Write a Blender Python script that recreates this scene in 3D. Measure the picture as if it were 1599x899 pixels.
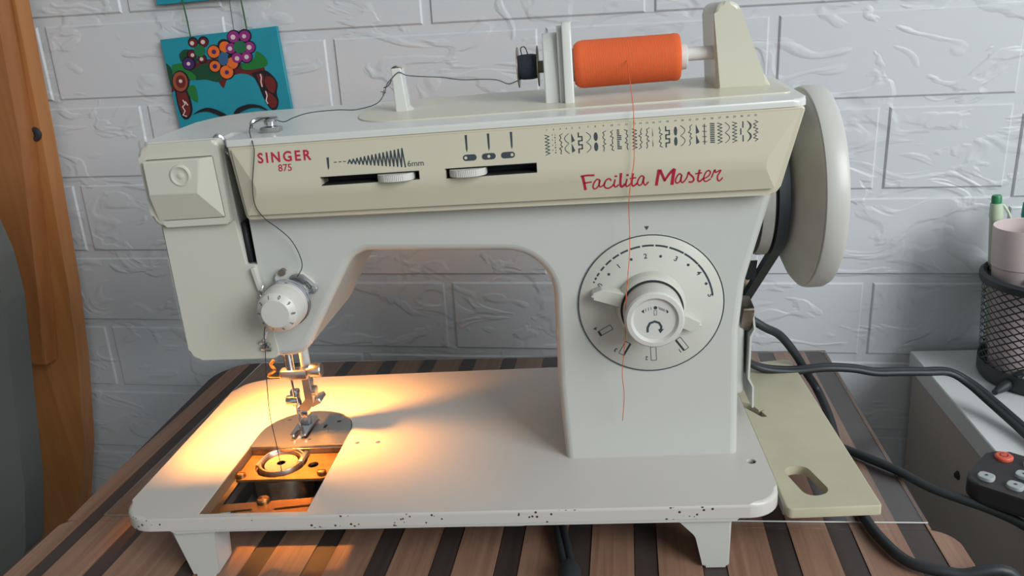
import bpy, bmesh, math, random
from mathutils import Vector, Matrix
random.seed(7)
for o in list(bpy.data.objects): bpy.data.objects.remove(o)
S = bpy.context.scene
COL = S.collection
PI = math.pi

# ------------------------------------------------------------------ camera
cam = bpy.data.cameras.new('camera'); camo = bpy.data.objects.new('camera', cam); COL.objects.link(camo)
cr, cu, cb = Vector((.9882, .1306, -.0796)).normalized(), Vector((.0339, .3207, .9466)), Vector((.1492, -.9381, .3125)).normalized()
cu = cb.cross(cr).normalized(); cr = cu.cross(cb)
M = Matrix((cr, cu, cb)).transposed().to_4x4(); M.translation = Vector((.2986, -.3573, .2928))
camo.matrix_world = M
cam.sensor_width = 36; cam.lens = 36 * 1246.74 / 1599; cam.clip_start = .01; cam.clip_end = 50
S.camera = camo
# ------------------------------------------------------------------ light
S.view_settings.view_transform = 'Standard'; S.view_settings.look = 'None'
S.view_settings.gamma = 1; S.view_settings.use_curve_mapping = False
S.view_settings.exposure = 0.07
S.cycles.caustics_reflective = False; S.cycles.caustics_refractive = False
w = bpy.data.worlds.new('world'); S.world = w; w.use_nodes = True
w.node_tree.nodes['Background'].inputs[0].default_value = (.60, .66, .70, 1)
w.node_tree.nodes['Background'].inputs[1].default_value = .72
def area(name, loc, target, sx, sy, power, color):
    l = bpy.data.lights.new(name, 'AREA'); l.shape = 'RECTANGLE'; l.size = sx; l.size_y = sy; l.energy = power; l.color = color
    o = bpy.data.objects.new(name, l); COL.objects.link(o); o.location = loc
    o.rotation_euler = (Vector(target) - Vector(loc)).to_track_quat('-Z', 'Y').to_euler()
    return o
area('window_light', (1.75, -1.15, 1.02), (.30, .2, .12), 1.1, 1.1, 41, (.95, .99, 1.0))

# ------------------------------------------------------------------ materials
MATS = {}
def mat(name, color, rough=.5, metal=0.0, bump=0.0, bscale=200.0, emit=None, estr=0.0, coat=0.0, var=0.0, vscale=30.0, spec=.5):
    if name in MATS: return MATS[name]
    m = bpy.data.materials.new(name); m.use_nodes = True; nt = m.node_tree; b = nt.nodes['Principled BSDF']
    b.inputs['Base Color'].default_value = (*color, 1); b.inputs['Roughness'].default_value = rough; b.inputs['Metallic'].default_value = metal
    b.inputs['Coat Weight'].default_value = coat; b.inputs['Specular IOR Level'].default_value = spec
    if emit: b.inputs['Emission Color'].default_value = (*emit, 1); b.inputs['Emission Strength'].default_value = estr
    if bump or var:
        tc = nt.nodes.new('ShaderNodeTexCoord')
    if bump:
        n = nt.nodes.new('ShaderNodeTexNoise'); n.inputs['Scale'].default_value = bscale; n.inputs['Detail'].default_value = 4
        bp = nt.nodes.new('ShaderNodeBump'); bp.inputs['Strength'].default_value = bump; bp.inputs['Distance'].default_value = .001
        nt.links.new(tc.outputs['Object'], n.inputs['Vector']); nt.links.new(n.outputs['Fac'], bp.inputs['Height']); nt.links.new(bp.outputs[0], b.inputs['Normal'])
    if var:
        n = nt.nodes.new('ShaderNodeTexNoise'); n.inputs['Scale'].default_value = vscale; n.inputs['Detail'].default_value = 5
        r = nt.nodes.new('ShaderNodeValToRGB'); r.color_ramp.elements[0].position = .3; r.color_ramp.elements[1].position = .7
        r.color_ramp.elements[0].color = (*[c * (1 - var) for c in color], 1); r.color_ramp.elements[1].color = (*[min(1, c * (1 + var)) for c in color], 1)
        nt.links.new(tc.outputs['Object'], n.inputs['Vector']); nt.links.new(n.outputs['Fac'], r.inputs[0]); nt.links.new(r.outputs[0], b.inputs['Base Color'])
    MATS[name] = m
    return m

def paint_chipped(name, color, rough, zmin, zmax, dens):
    """paint with small rust specks, only within a height band of the part (worn edge)"""
    m = mat(name, color, rough, 0, .04, 300); nt = m.node_tree; b = nt.nodes['Principled BSDF']; L = nt.links.new
    tc = nt.nodes.new('ShaderNodeTexCoord')
    v = nt.nodes.new('ShaderNodeTexVoronoi'); v.inputs['Scale'].default_value = 330; L(tc.outputs['Object'], v.inputs['Vector'])
    n = nt.nodes.new('ShaderNodeTexNoise'); n.inputs['Scale'].default_value = 26; n.inputs['Detail'].default_value = 3; L(tc.outputs['Object'], n.inputs['Vector'])
    lt = nt.nodes.new('ShaderNodeMath'); lt.operation = 'LESS_THAN'; lt.inputs[1].default_value = .24; L(v.outputs['Distance'], lt.inputs[0])
    gt = nt.nodes.new('ShaderNodeMath'); gt.operation = 'GREATER_THAN'; gt.inputs[1].default_value = dens; L(n.outputs['Fac'], gt.inputs[0])
    sx = nt.nodes.new('ShaderNodeSeparateXYZ'); L(tc.outputs['Object'], sx.inputs[0])
    a = nt.nodes.new('ShaderNodeMath'); a.operation = 'GREATER_THAN'; a.inputs[1].default_value = zmin; L(sx.outputs['Z'], a.inputs[0])
    c = nt.nodes.new('ShaderNodeMath'); c.operation = 'LESS_THAN'; c.inputs[1].default_value = zmax; L(sx.outputs['Z'], c.inputs[0])
    cur = lt
    for k in (gt, a, c):
        mu = nt.nodes.new('ShaderNodeMath'); mu.operation = 'MULTIPLY'; L(cur.outputs[0], mu.inputs[0]); L(k.outputs[0], mu.inputs[1]); cur = mu
    mx = nt.nodes.new('ShaderNodeMix'); mx.data_type = 'RGBA'; mx.inputs[6].default_value = (*color, 1); mx.inputs[7].default_value = (.07, .03, .015, 1)
    L(cur.outputs[0], mx.inputs[0]); L(mx.outputs[2], b.inputs['Base Color'])
    return m

def wood(name, c0, c1, rough=.45, axis=1, scale=1.0, bump=.15):
    if name in MATS: return MATS[name]
    m = mat(name, c0, rough); nt = m.node_tree; b = nt.nodes['Principled BSDF']; L = nt.links.new
    g = nt.nodes.new('ShaderNodeNewGeometry'); mp = nt.nodes.new('ShaderNodeMapping')
    s = [260 * scale, 260 * scale, 260 * scale]; s[axis] = 9 * scale; mp.inputs['Scale'].default_value = s
    L(g.outputs['Position'], mp.inputs['Vector'])
    n = nt.nodes.new('ShaderNodeTexNoise'); n.inputs['Scale'].default_value = 1.0; n.inputs['Detail'].default_value = 6; n.inputs['Distortion'].default_value = .6; L(mp.outputs[0], n.inputs['Vector'])
    n2 = nt.nodes.new('ShaderNodeTexNoise'); n2.inputs['Scale'].default_value = .22; n2.inputs['Detail'].default_value = 3; L(mp.outputs[0], n2.inputs['Vector'])
    ad = nt.nodes.new('ShaderNodeMath'); ad.operation = 'MULTIPLY_ADD'; ad.inputs[1].default_value = .6; L(n.outputs['Fac'], ad.inputs[0])
    m2 = nt.nodes.new('ShaderNodeMath'); m2.operation = 'MULTIPLY'; m2.inputs[1].default_value = .4; L(n2.outputs['Fac'], m2.inputs[0]); L(m2.outputs[0], ad.inputs[2])
    r = nt.nodes.new('ShaderNodeValToRGB'); r.color_ramp.elements[0].position = .34; r.color_ramp.elements[1].position = .62
    r.color_ramp.elements[0].color = (*c1, 1); r.color_ramp.elements[1].color = (*c0, 1)
    L(ad.outputs[0], r.inputs[0]); L(r.outputs[0], b.inputs['Base Color'])
    bp = nt.nodes.new('ShaderNodeBump'); bp.inputs['Strength'].default_value = bump; bp.inputs['Distance'].default_value = .0006; L(n.outputs['Fac'], bp.inputs['Height']); L(bp.outputs[0], b.inputs['Normal'])
    return m

def foam_wall(name, color, rough):
    m = mat(name, color, rough); nt = m.node_tree; b = nt.nodes['Principled BSDF']; L = nt.links.new
    g = nt.nodes.new('ShaderNodeNewGeometry')
    mp = nt.nodes.new('ShaderNodeMapping'); mp.inputs['Rotation'].default_value = (0, .6, 0); mp.inputs['Scale'].default_value = (17, 17, 34); L(g.outputs['Position'], mp.inputs['Vector'])
    n = nt.nodes.new('ShaderNodeTexNoise'); n.inputs['Scale'].default_value = 1.0; n.inputs['Detail'].default_value = 2.5; n.inputs['Distortion'].default_value = 1.3; L(mp.outputs[0], n.inputs['Vector'])
    r = nt.nodes.new('ShaderNodeValToRGB'); e = r.color_ramp.elements
    e[0].position = .50; e[0].color = (0, 0, 0, 1); e[1].position = .58; e[1].color = (1, 1, 1, 1)
    L(n.outputs['Fac'], r.inputs[0])
    n2 = nt.nodes.new('ShaderNodeTexNoise'); n2.inputs['Scale'].default_value = 95; n2.inputs['Detail'].default_value = 3; L(g.outputs['Position'], n2.inputs['Vector'])
    ad = nt.nodes.new('ShaderNodeMath'); ad.operation = 'MULTIPLY_ADD'; ad.inputs[1].default_value = .22; L(n2.outputs['Fac'], ad.inputs[0]); L(r.outputs[0], ad.inputs[2])
    bp = nt.nodes.new('ShaderNodeBump'); bp.inputs['Strength'].default_value = .42; bp.inputs['Distance'].default_value = .0015; L(ad.outputs[0], bp.inputs['Height']); L(bp.outputs[0], b.inputs['Normal'])
    return m

WHITE = mat('white_paint', (.50, .505, .475), .32, 0, .03, 250)
BEDM = paint_chipped('white_bed_paint', (.53, .505, .47), .34, .0335, .0412, .53)
COLM = mat('white_cast_paint', (.49, .495, .465), .33, 0, .03, 250)
LID = mat('white_lid_plastic', (.60, .605, .575), .25, 0, .02, 200)
CREAM = mat('cream_plastic', (.525, .49, .375), .36, 0, .03, 220)
CREAM2 = mat('aged_cream_plastic', (.56, .54, .44), .28, 0, .02, 220)
CREAM3 = mat('yellowed_plate_plastic', (.45, .42, .30), .4, 0, .03, 200, var=.05, vscale=40)
DOORM = mat('ivory_plastic', (.53, .52, .445), .3, 0, .02, 220)
DIALM = mat('ivory_dial_plastic', (.52, .52, .46), .34)
KNOB = mat('grey_white_plastic', (.55, .54, .505), .4)
PRINT = mat('dark_print', (.03, .045, .055), .6)
RED = mat('red_print', (.42, .01, .045), .5)
CHROME = mat('chrome', (.62, .63, .65), .14, 1)
STEEL = mat('brushed_steel', (.50, .50, .50), .30, 1, .1, 400)
DSTEEL = mat('oily_steel', (.30, .25, .20), .38, 1, .2, 150, var=.3, vscale=120)
BRASS = mat('worn_brass', (.40, .23, .10), .38, 1, .15, 200, var=.2, vscale=90)
DARK = mat('recess_shade_black', (.012, .012, .013), .7)  # black stand-in for the shade inside slots, holes and gaps
RUBBER = mat('black_rubber', (.018, .022, .025), .5)
BELT = mat('black_belt', (.025, .035, .042), .55)
WHEELM = mat('wheel_plastic', (.50, .49, .46), .34)
WHEELSHADE = mat('wheel_shaded_plastic', (.47, .45, .385), .55, var=.08, vscale=50)  # same plastic as the rim, darkened for the shade on the dish
BLACKTH = mat('black_thread', (.02, .026, .032), .9)
ORANGETH = None

# ------------------------------------------------------------------ mesh helpers
def shade(me, sharp):
    me.set_sharp_from_angle(angle=math.radians(sharp))
    for p in me.polygons: p.use_smooth = not is_flat(me, p)
def is_flat(me, p):
    if len(p.vertices) > 8: return True
    if p.area < 1.2e-4: return False
    c = [me.vertices[i].co for i in p.vertices]
    return p.area / max((c[i] - c[i - 1]).length for i in range(len(c))) > .006
def obj(name, bm, m, parent=None, sharp=38):
    me = bpy.data.meshes.new(name)
    bmesh.ops.recalc_face_normals(bm, faces=bm.faces)
    bm.to_mesh(me); bm.free()
    shade(me, sharp)
    ms = m if isinstance(m, (list, tuple)) else [m]
    for x in ms: me.materials.append(x)
    o = bpy.data.objects.new(name, me); COL.objects.link(o)
    if parent: o.parent = parent
    return o
def thing(name, label, cat, loc=(0, 0, 0), rotz=0, group=None):
    o = bpy.data.objects.new(name, None); COL.objects.link(o); o.empty_display_size = .02
    o.location = loc; o.rotation_euler = (0, 0, rotz); o['label'] = label; o['category'] = cat
    if group: o['group'] = group
    return o
def tag(o, label, cat, group=None):
    o['label'] = label; o['category'] = cat
    if group: o['group'] = group
    return o
def cut(o, bmc):
    me = bpy.data.meshes.new('tmp'); bmesh.ops.recalc_face_normals(bmc, faces=bmc.faces); bmc.to_mesh(me); bmc.free()
    t = bpy.data.objects.new('tmp', me); COL.objects.link(t); t.parent = o.parent
    o.modifiers.clear(); md = o.modifiers.new('b', 'BOOLEAN'); md.operation = 'DIFFERENCE'; md.solver = 'EXACT'; md.object = t
    bpy.context.view_layer.update()
    dg = bpy.context.evaluated_depsgraph_get()
    nm = bpy.data.meshes.new_from_object(o.evaluated_get(dg))
    o.modifiers.clear(); old = o.data; o.data = nm; nm.name = o.name
    bpy.data.objects.remove(t); bpy.data.meshes.remove(me); bpy.data.meshes.remove(old)
    shade(nm, 38)
def B(): return bmesh.new()
def box(bm, x0, x1, y0, y1, z0, z1, bev=0, seg=2):
    r = bmesh.ops.create_cube(bm, size=1)
    vs = r['verts']
    for v in vs: v.co = Vector(((x0 + x1) / 2 + v.co.x * (x1 - x0), (y0 + y1) / 2 + v.co.y * (y1 - y0), (z0 + z1) / 2 + v.co.z * (z1 - z0)))
    if bev:
        es = list({e for v in vs for e in v.link_edges})
        bmesh.ops.bevel(bm, geom=es, offset=bev, segments=seg, profile=.5, affect='EDGES')
    return bm
def rpoly(pts, rads, seg=6):
    """round the corners of a closed 2D polygon"""
    out = []; n = len(pts)
    if not isinstance(rads, (list, tuple)): rads = [rads] * n
    for i in range(n):
        p = Vector(pts[i]); a = Vector(pts[i - 1]) - p; b = Vector(pts[(i + 1) % n]) - p; r = rads[i]
        if r <= 0: out.append(tuple(p)); continue
        ang = a.angle(b); d = min(r / math.tan(ang / 2), a.length * .49, b.length * .49)
        r2 = d * math.tan(ang / 2)
        a.normalize(); b.normalize(); c = p + (a + b).normalized() * (r2 / math.sin(ang / 2))
        s = p + a * d - c; e = p + b * d - c
        th = s.angle(e); cr_ = s.x * e.y - s.y * e.x; sg = 1 if cr_ > 0 else -1
        for k in range(seg + 1):
            t = sg * th * k / seg
            out.append((c.x + s.x * math.cos(t) - s.y * math.sin(t), c.y + s.x * math.sin(t) + s.y * math.cos(t)))
    return out
def prism(bm, pts, a0, a1, axis='y', bev=0, seg=3, both=False):
    """extrude a 2D outline along an axis. y: pts=(x,z); z: pts=(x,y); x: pts=(y,z). bevel rounds the a0 (front/top when a0 given) rim"""
    def mk(p, a):
        if axis == 'y': return (p[0], a, p[1])
        if axis == 'z': return (p[0], p[1], a)
        return (a, p[0], p[1])
    v0 = [bm.verts.new(mk(p, a0)) for p in pts]; v1 = [bm.verts.new(mk(p, a1)) for p in pts]
    n = len(pts)
    f0 = bm.faces.new(v0); f1 = bm.faces.new(v1[::-1])
    for i in range(n): bm.faces.new((v0[i], v1[i], v1[(i + 1) % n], v0[(i + 1) % n]))
    if bev:
        es = list(f0.edges) + (list(f1.edges) if both else [])
        bmesh.ops.bevel(bm, geom=es, offset=bev, segments=seg, profile=.5, affect='EDGES', clamp_overlap=True)
    return bm
def prism_round(bm, pts, y0, y1, b, seg=5):
    """(x,z) outline extruded along y with both rims rounded at a constant radius"""
    n = len(pts); P = [Vector(p) for p in pts]
    area_ = sum(P[i - 1].x * P[i].y - P[i].x * P[i - 1].y for i in range(n)); sg = 1 if area_ > 0 else -1
    N = []
    for i in range(n):
        e0 = (P[i] - P[i - 1]).normalized(); e1 = (P[(i + 1) % n] - P[i]).normalized()
        n0 = Vector((-e0.y, e0.x)) * sg; n1 = Vector((-e1.y, e1.x)) * sg
        m_ = (n0 + n1).normalized(); N.append(m_ / max(.5, m_.dot(n0)))
    def ring(ins, y): return [bm.verts.new((P[i].x + N[i].x * ins, y, P[i].y + N[i].y * ins)) for i in range(n)]
    R_ = []
    for k in range(seg + 1):
        t = PI / 2 * k / seg; R_.append(ring(b * (1 - math.sin(t)), y0 + b * (1 - math.cos(t))))
    for k in range(seg, -1, -1):
        t = PI / 2 * k / seg; R_.append(ring(b * (1 - math.sin(t)), y1 - b * (1 - math.cos(t))))
    bm.faces.new(R_[0]); bm.faces.new(R_[-1][::-1])
    for A, D in zip(R_, R_[1:]):
        for i in range(n): bm.faces.new((A[i], D[i], D[(i + 1) % n], A[(i + 1) % n]))
    return bm
def lathe(bm, prof, c, axis='z', seg=32):
    """prof: (r, a) list along the axis"""
    rings = []
    c = Vector(c)
    def mk(r, a, t):
        u, v = r * math.cos(t), r * math.sin(t)
        if axis == 'z': return c + Vector((u, v, a))
        if axis == 'y': return c + Vector((u, a, v))
        return c + Vector((a, u, v))
    for r, a in prof:
        if r < 1e-7: rings.append([bm.verts.new(mk(0, a, 0))])
        else: rings.append([bm.verts.new(mk(r, a, 2 * PI * k / seg)) for k in range(seg)])
    for A, D in zip(rings, rings[1:]):
        for k in range(seg):
            q = (k + 1) % seg
            if len(A) == 1 and len(D) == 1: continue
            if len(A) == 1: bm.faces.new((A[0], D[k], D[q]))
            elif len(D) == 1: bm.faces.new((A[k], D[0], A[q]))
            else: bm.faces.new((A[k], D[k], D[q], A[q]))
    for R in (rings[0], rings[-1]):
        if len(R) > 1:
            try: bm.faces.new(R)
            except ValueError: pass
    return bm
def smooth_path(pts, sub=6):
    P = [Vector(p) for p in pts]; out = []
    for i in range(len(P) - 1):
        p0 = P[max(i - 1, 0)]; p1 = P[i]; p2 = P[i + 1]; p3 = P[min(i + 2, len(P) - 1)]
        for k in range(sub):
            t = k / sub
            out.append(.5 * ((2 * p1) + (p2 - p0) * t + (2 * p0 - 5 * p1 + 4 * p2 - p3) * t * t + (3 * p1 - p0 - 3 * p2 + p3) * t ** 3))
    out.append(P[-1]); return out
def tube(bm, pts, r, seg=8, sub=6, off=None):
    P = smooth_path(pts, sub) if sub else [Vector(p) for p in pts]
    rings = []; up = Vector((0, 0, 1))
    for i, p in enumerate(P):
        t = (P[min(i + 1, len(P) - 1)] - P[max(i - 1, 0)]).normalized()
        a = t.cross(up)
        if a.length < .05: a = t.cross(Vector((0, 1, 0)))
        a.normalize(); b = a.cross(t).normalized()
        q = p + (a * off if off else Vector())
        rr = r(i / (len(P) - 1)) if callable(r) else r
        rings.append([bm.verts.new(q + a * rr * math.cos(2 * PI * k / seg) + b * rr * math.sin(2 * PI * k / seg)) for k in range(seg)])
    for A, D in zip(rings, rings[1:]):
        for k in range(seg): bm.faces.new((A[k], A[(k + 1) % seg], D[(k + 1) % seg], D[k]))
    bm.faces.new(rings[0]); bm.faces.new(rings[-1])
    return bm
def zigzag(bm, pts, wd, mp):
    for a, c in zip(pts, pts[1:]):
        d = (Vector(c) - Vector(a)).normalized() * wd * .3; stroke(bm, [tuple(Vector(a) - d), tuple(Vector(c) + d)], wd, mp)
def stroke(bm, pts, wd, mp, rnd=False):
    """flat ribbon in 2D along pts, mapped by mp(u,v)->3D"""
    P = [Vector((p[0], p[1])) for p in pts]; L = []; R = []
    for i, p in enumerate(P):
        t = (P[min(i + 1, len(P) - 1)] - P[max(i - 1, 0)])
        if t.length < 1e-9: t = Vector((1, 0))
        t.normalize(); n = Vector((-t.y, t.x)) * (wd[i] if isinstance(wd, (list, tuple)) else wd) / 2
        L.append(bm.verts.new(mp(*(p + n)))); R.append(bm.verts.new(mp(*(p - n))))
    for i in range(len(P) - 1): bm.faces.new((L[i], L[i + 1], R[i + 1], R[i]))
def curve2(pts, sub=5): return [(p.x, p.y) for p in smooth_path([(a, b, 0) for a, b in pts], sub)]
def flat(bm, pts, mp): bm.faces.new([bm.verts.new(mp(*p)) for p in pts])
def disc2(bm, cx, cy, r, mp, seg=16, ry=None): flat(bm, [(cx + r * math.cos(2 * PI * k / seg), cy + (ry or r) * math.sin(2 * PI * k / seg)) for k in range(seg)], mp)
def text(bm, s, size, u, v, mp, rot=0, bold=0, align='LEFT', sx=1.0, space=1.0):
    c = bpy.data.curves.new('t', 'FONT'); c.body = s; c.size = size; c.align_x = align; c.offset = bold; c.resolution_u = 3; c.space_character = space
    o = bpy.data.objects.new('t', c); COL.objects.link(o); bpy.context.view_layer.update()
    me = o.evaluated_get(bpy.context.evaluated_depsgraph_get()).to_mesh()
    vs = []
    for q in me.vertices:
        x, y = q.co.x * sx, q.co.y
        vs.append(bm.verts.new(mp(u + x * math.cos(rot) - y * math.sin(rot), v + x * math.sin(rot) + y * math.cos(rot))))
    for p in me.polygons:
        try: bm.faces.new([vs[i] for i in p.vertices])
        except ValueError: pass
    bpy.data.objects.remove(o); bpy.data.curves.remove(c)

# ================================================================== SETTING
# wall frame (the room stands a little askew to the table)
wx, wy, wz = Vector((.9992, -.0287, -.0286)), Vector((.0286, .9996, -.0024)), Vector((.0287, .0016, .9996))
wz = wx.cross(wy).normalized(); wy = wz.cross(wx).normalized(); wx.normalize()
WM = Matrix((wx, wy, wz)).transposed().to_4x4(); WM.translation = Vector((0, .3428, 0))
WALLM = foam_wall('white_foam_brick', (.555, .575, .60), .42)
GROUT = foam_wall('white_foam_joint', (.55, .57, .595), .45)
bm = B(); box(bm, -1.6, 2.0, .0018, .06, -.80, 1.4)
wall = obj('wall_back', bm, GROUT); wall.matrix_world = WM; wall['kind'] = 'structure'
BC = {}
def brick(u0, u1, v0, v1):
    k = (round(u1 - u0, 4), round(v1 - v0, 4))
    if k not in BC:
        b_ = B(); a, h_ = k[0] / 2, k[1] / 2; c = .0020
        F = [(-a, -h_), (a, -h_), (a, h_), (-a, h_)]
        vb = [b_.verts.new((x, .0038, z)) for x, z in F]
        vm = [b_.verts.new((x * (1 - .0008 / a), .0012, z * (1 - .0008 / h_))) for x, z in F]
        vf = [b_.verts.new((x * (1 - c / a), .0002, z * (1 - c / h_))) for x, z in F]
        b_.faces.new(vf)
        for P_, Q_ in ((vb, vm), (vm, vf)):
            for i in range(4): b_.faces.new((P_[i], P_[(i + 1) % 4], Q_[(i + 1) % 4], Q_[i]))
        o = obj('brick', b_, WALLM, wall, 20); BC[k] = o.data
    else:
        o = bpy.data.objects.new('brick', BC[k]); COL.objects.link(o); o.parent = wall
    o.location = ((u0 + u1) / 2, 0, (v0 + v1) / 2)
G = .0032   # half joint
def panel_bricks(ua, ub, vbase, rowh, joints, k0, k1):
    for k in range(k0, k1):
        v0, v1 = vbase + rowh * k + G, vbase + rowh * (k + 1) - G
        j = joints[k % 2]; L_ = .1863
        e = j - math.ceil((j - ua) / L_) * L_
        xs = [ua]
        while e < ub:
            if e > ua + .012: xs.append(e)
            e += L_
        if ub - xs[-1] < .012: xs.pop()
        xs.append(ub)
        for a, c in zip(xs, xs[1:]): brick(a + G, c - G, v0, v1)
panel_bricks(-.055, .597, .0016, .0742, (.1254, .0365), -4, 6)
panel_bricks(-.70, -.055, .0272, .0737, (-.240 + .088, -.240), -5, 6)
panel_bricks(.597, 1.25, -.0070, .0742, (.690, .775), -4, 6)
bm = B(); box(bm, -1.30, -1.24, -2.4, .5, -.80, 1.62); wl = obj('added_wall_left', bm, mat('dark_room_wall', (.30, .27, .24), .8)); wl['kind'] = 'structure'  # unseen dark wall, added to block ambient light from the left
bm = B(); box(bm, -1.30, 2.8, -2.4, .5, 1.60, 1.66); cl = obj('added_ceiling', bm, mat('ceiling_white', (.6, .6, .58), .8)); cl['kind'] = 'structure'  # unseen, added with the left wall to hold back world light
bm = B(); box(bm, -3, 4, -3, 1, -.80, -.76)
fl = obj('floor', bm, mat('grey_floor', (.22, .20, .18), .6, var=.1, vscale=4)); fl['kind'] = 'structure'

# ------------------------------------------------------------------ striped table
WOODA = wood('brown_wood_slat', (.315, .185, .125), (.20, .108, .070), .42)
WOODB = wood('dark_wood_slat', (.060, .043, .038), (.038, .028, .026), .45, 1, .5, .03)
table = thing('striped_table', 'brown wooden table with alternating dark stripes under the sewing machine', 'table', (.19, .1, -.76))
tz = .76; tox, toy = -.19, -.1
def clip(poly, x0, x1):
    def half(P_, f):
        out = []
        for i in range(len(P_)):
            a, b_ = P_[i - 1], P_[i]; fa, fb = f(a), f(b_)
            if (fa >= 0) != (fb >= 0):
                t = fa / (fa - fb); out.append((a[0] + (b_[0] - a[0]) * t, a[1] + (b_[1] - a[1]) * t))
            if fb >= 0: out.append(b_)
        return out
    P_ = half(poly, lambda p: p[0] - x0)
    return half(P_, lambda p: x1 - p[0]) if P_ else []
DK = [(-.0717, -.0605), (-.0343, -.0214), (.0245, .0360), (.0635, .0765), (.102, .115), (.1398, .153), (.178, .191), (.2155, .229), (.2555, .2695), (.2945, .3075), (.332, .345), (.371, .384), (.406, .419), (.446, .4612)]
def slats(outline, lo, hi):
    edges = [(lo, DK[0][0], 0)]
    for i, (a, c) in enumerate(DK):
        edges.append((a, c, 1)); edges.append((c, DK[i + 1][0] if i + 1 < len(DK) else hi, 0))
    edges = [(lo - .012, lo, 1)] + edges
    for a, c, d in edges:
        g = .0002
        P_ = clip(outline, a + g, c - g)
        if len(P_) < 3 or c - a < .0015: continue
        b_ = B(); prism(b_, [(p[0] + tox, p[1] + toy) for p in P_], tz - (.0006 if d else 0), tz - .004, 'z')
        obj('slat', b_, WOODB if d else WOODA, table)
rear = rpoly([(-.0835, .0587), (.4633, .0587), (.4633, .3180), (-.1000, .3180)], [0, 0, .006, .035])
front = rpoly([(-.096, -.30), (.4745, -.30), (.4745, .0585), (-.0875, .0585)], [.02, .02, .016, .012])
slats(rear, -.0880, .4633); slats(front, -.0860, .4745)
BOARD = wood('table_core_wood', (.12, .07, .05), (.07, .045, .035), .6)
for pl in (rear, front):
    b_ = B(); prism(b_, [(p[0] + tox, p[1] + toy) for p in pl], tz - .004, tz - .022, 'z'); obj('board', b_, BOARD, table)
for x, y in ((-.06, -.27), (.44, -.27), (-.06, .27), (.44, .27)):
    b_ = B(); box(b_, x + tox - .015, x + tox + .015, y + toy - .015, y + toy + .015, 0, tz - .022, .002); obj('leg', b_, BOARD, table)
# clear plastic sheet over the back of the table
m = bpy.data.materials.new('clear_plastic'); m.use_nodes = True; nt = m.node_tree; nt.nodes.clear()
out = nt.nodes.new('ShaderNodeOutputMaterial'); tr = nt.nodes.new('ShaderNodeBsdfTransparent'); gl = nt.nodes.new('ShaderNodeBsdfGlossy'); mx = nt.nodes.new('ShaderNodeMixShader'); lw = nt.nodes.new('ShaderNodeValue')
tr.inputs[0].default_value = (.98, .98, .98, 1); gl.inputs['Roughness'].default_value = .22; lw.outputs[0].default_value = .07
nt.links.new(lw.outputs[0], mx.inputs[0]); nt.links.new(tr.outputs[0], mx.inputs[1]); nt.links.new(gl.outputs[0], mx.inputs[2]); nt.links.new(mx.outputs[0], out.inputs[0])
EDGE = mat('plastic_cut_edge', (.55, .56, .54), .35)
b_ = B(); prism(b_, [(-.0600, .0640), (.4630, .0640), (.4630, .3160), (-.0600, .3160)], .0002, .0012, 'z')
sh = obj('plastic_sheet', b_, [m, EDGE]); tag(sh, 'clear thin plastic sheet laid over the back of the striped table', 'plastic sheet')
for p in sh.data.polygons:
    if abs(p.normal.z) < .5: p.material_index = 1

# ================================================================== SEWING MACHINE
YAW = math.radians(3.1617)
MR = thing('sewing_machine', 'white and cream electric sewing machine on the striped table', 'sewing machine', (0, 0, 0), YAW)
RMW = Matrix.Rotation(YAW, 4, 'Z')
# ---- bed
ZB = .042
bm = B()
prism(bm, rpoly([(0, 0), (.375, 0), (.375, .187), (0, .187)], [.020, .018, .016, .020], 8), ZB, ZB - .0085, 'z', .0022, 3)
bed = obj('bed', bm, BEDM, MR)
OPN = [(.049, .0035), (.113, .0035), (.113, .097)] + [(.081 + .032 * math.cos(t * PI / 14), .097 + .032 * math.sin(t * PI / 14)) for t in range(1, 14)] + [(.049, .097)]
bm = B(); prism(bm, OPN, .06, .02, 'z'); cut(bed, bm)
for hx, hy, hr in ((.1219, .0802, .0017), (.1357, .0802, .0017), (.3661, .0428, .0028)):
    bm = B(); lathe(bm, [(hr, 0), (hr, .03)], (hx, hy, .025), 'z', 14); cut(bed, bm)
    bm = B(); lathe(bm, [(0, 0), (hr * .98, 0)], (hx, hy, ZB - .006), 'z', 14); obj('screw_hole', bm, DARK, MR)
# apron below the bed
bm = B(); prism(bm, rpoly([(.125, .0338), (.262, .0338), (.250, .0305), (.233, .0288), (.150, .0300)], [0, 0, .004, .004, .004]), .004, .178, 'y'); obj('apron', bm, WHITE, MR)
bm = B(); prism(bm, [(.030, .0338), (.352, .0338), (.350, .0312), (.060, .0320), (.035, .031)], .0006, .0031, 'y'); obj('apron_lip', bm, WHITE, MR)
def leg(pts, y0, y1, rads):
    bm = B(); prism(bm, rpoly(pts, rads, 5), y0, y1, 'y', .002, 2, True); obj('leg', bm, COLM, MR)
for y0, y1 in ((.003, .022), (.165, .184)):
    leg([(.0285, .0338), (.0610, .0338), (.0560, .029), (.0530, .0), (.0385, 0)], y0, y1, [0, 0, .004, .002, .002])
    leg([(.3060, .0345), (.3485, .0345), (.3465, 0), (.3325, 0), (.3285, .0205), (.3190, .0310)], y0, y1, [0, 0, .002, .002, .008, .006])
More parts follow.
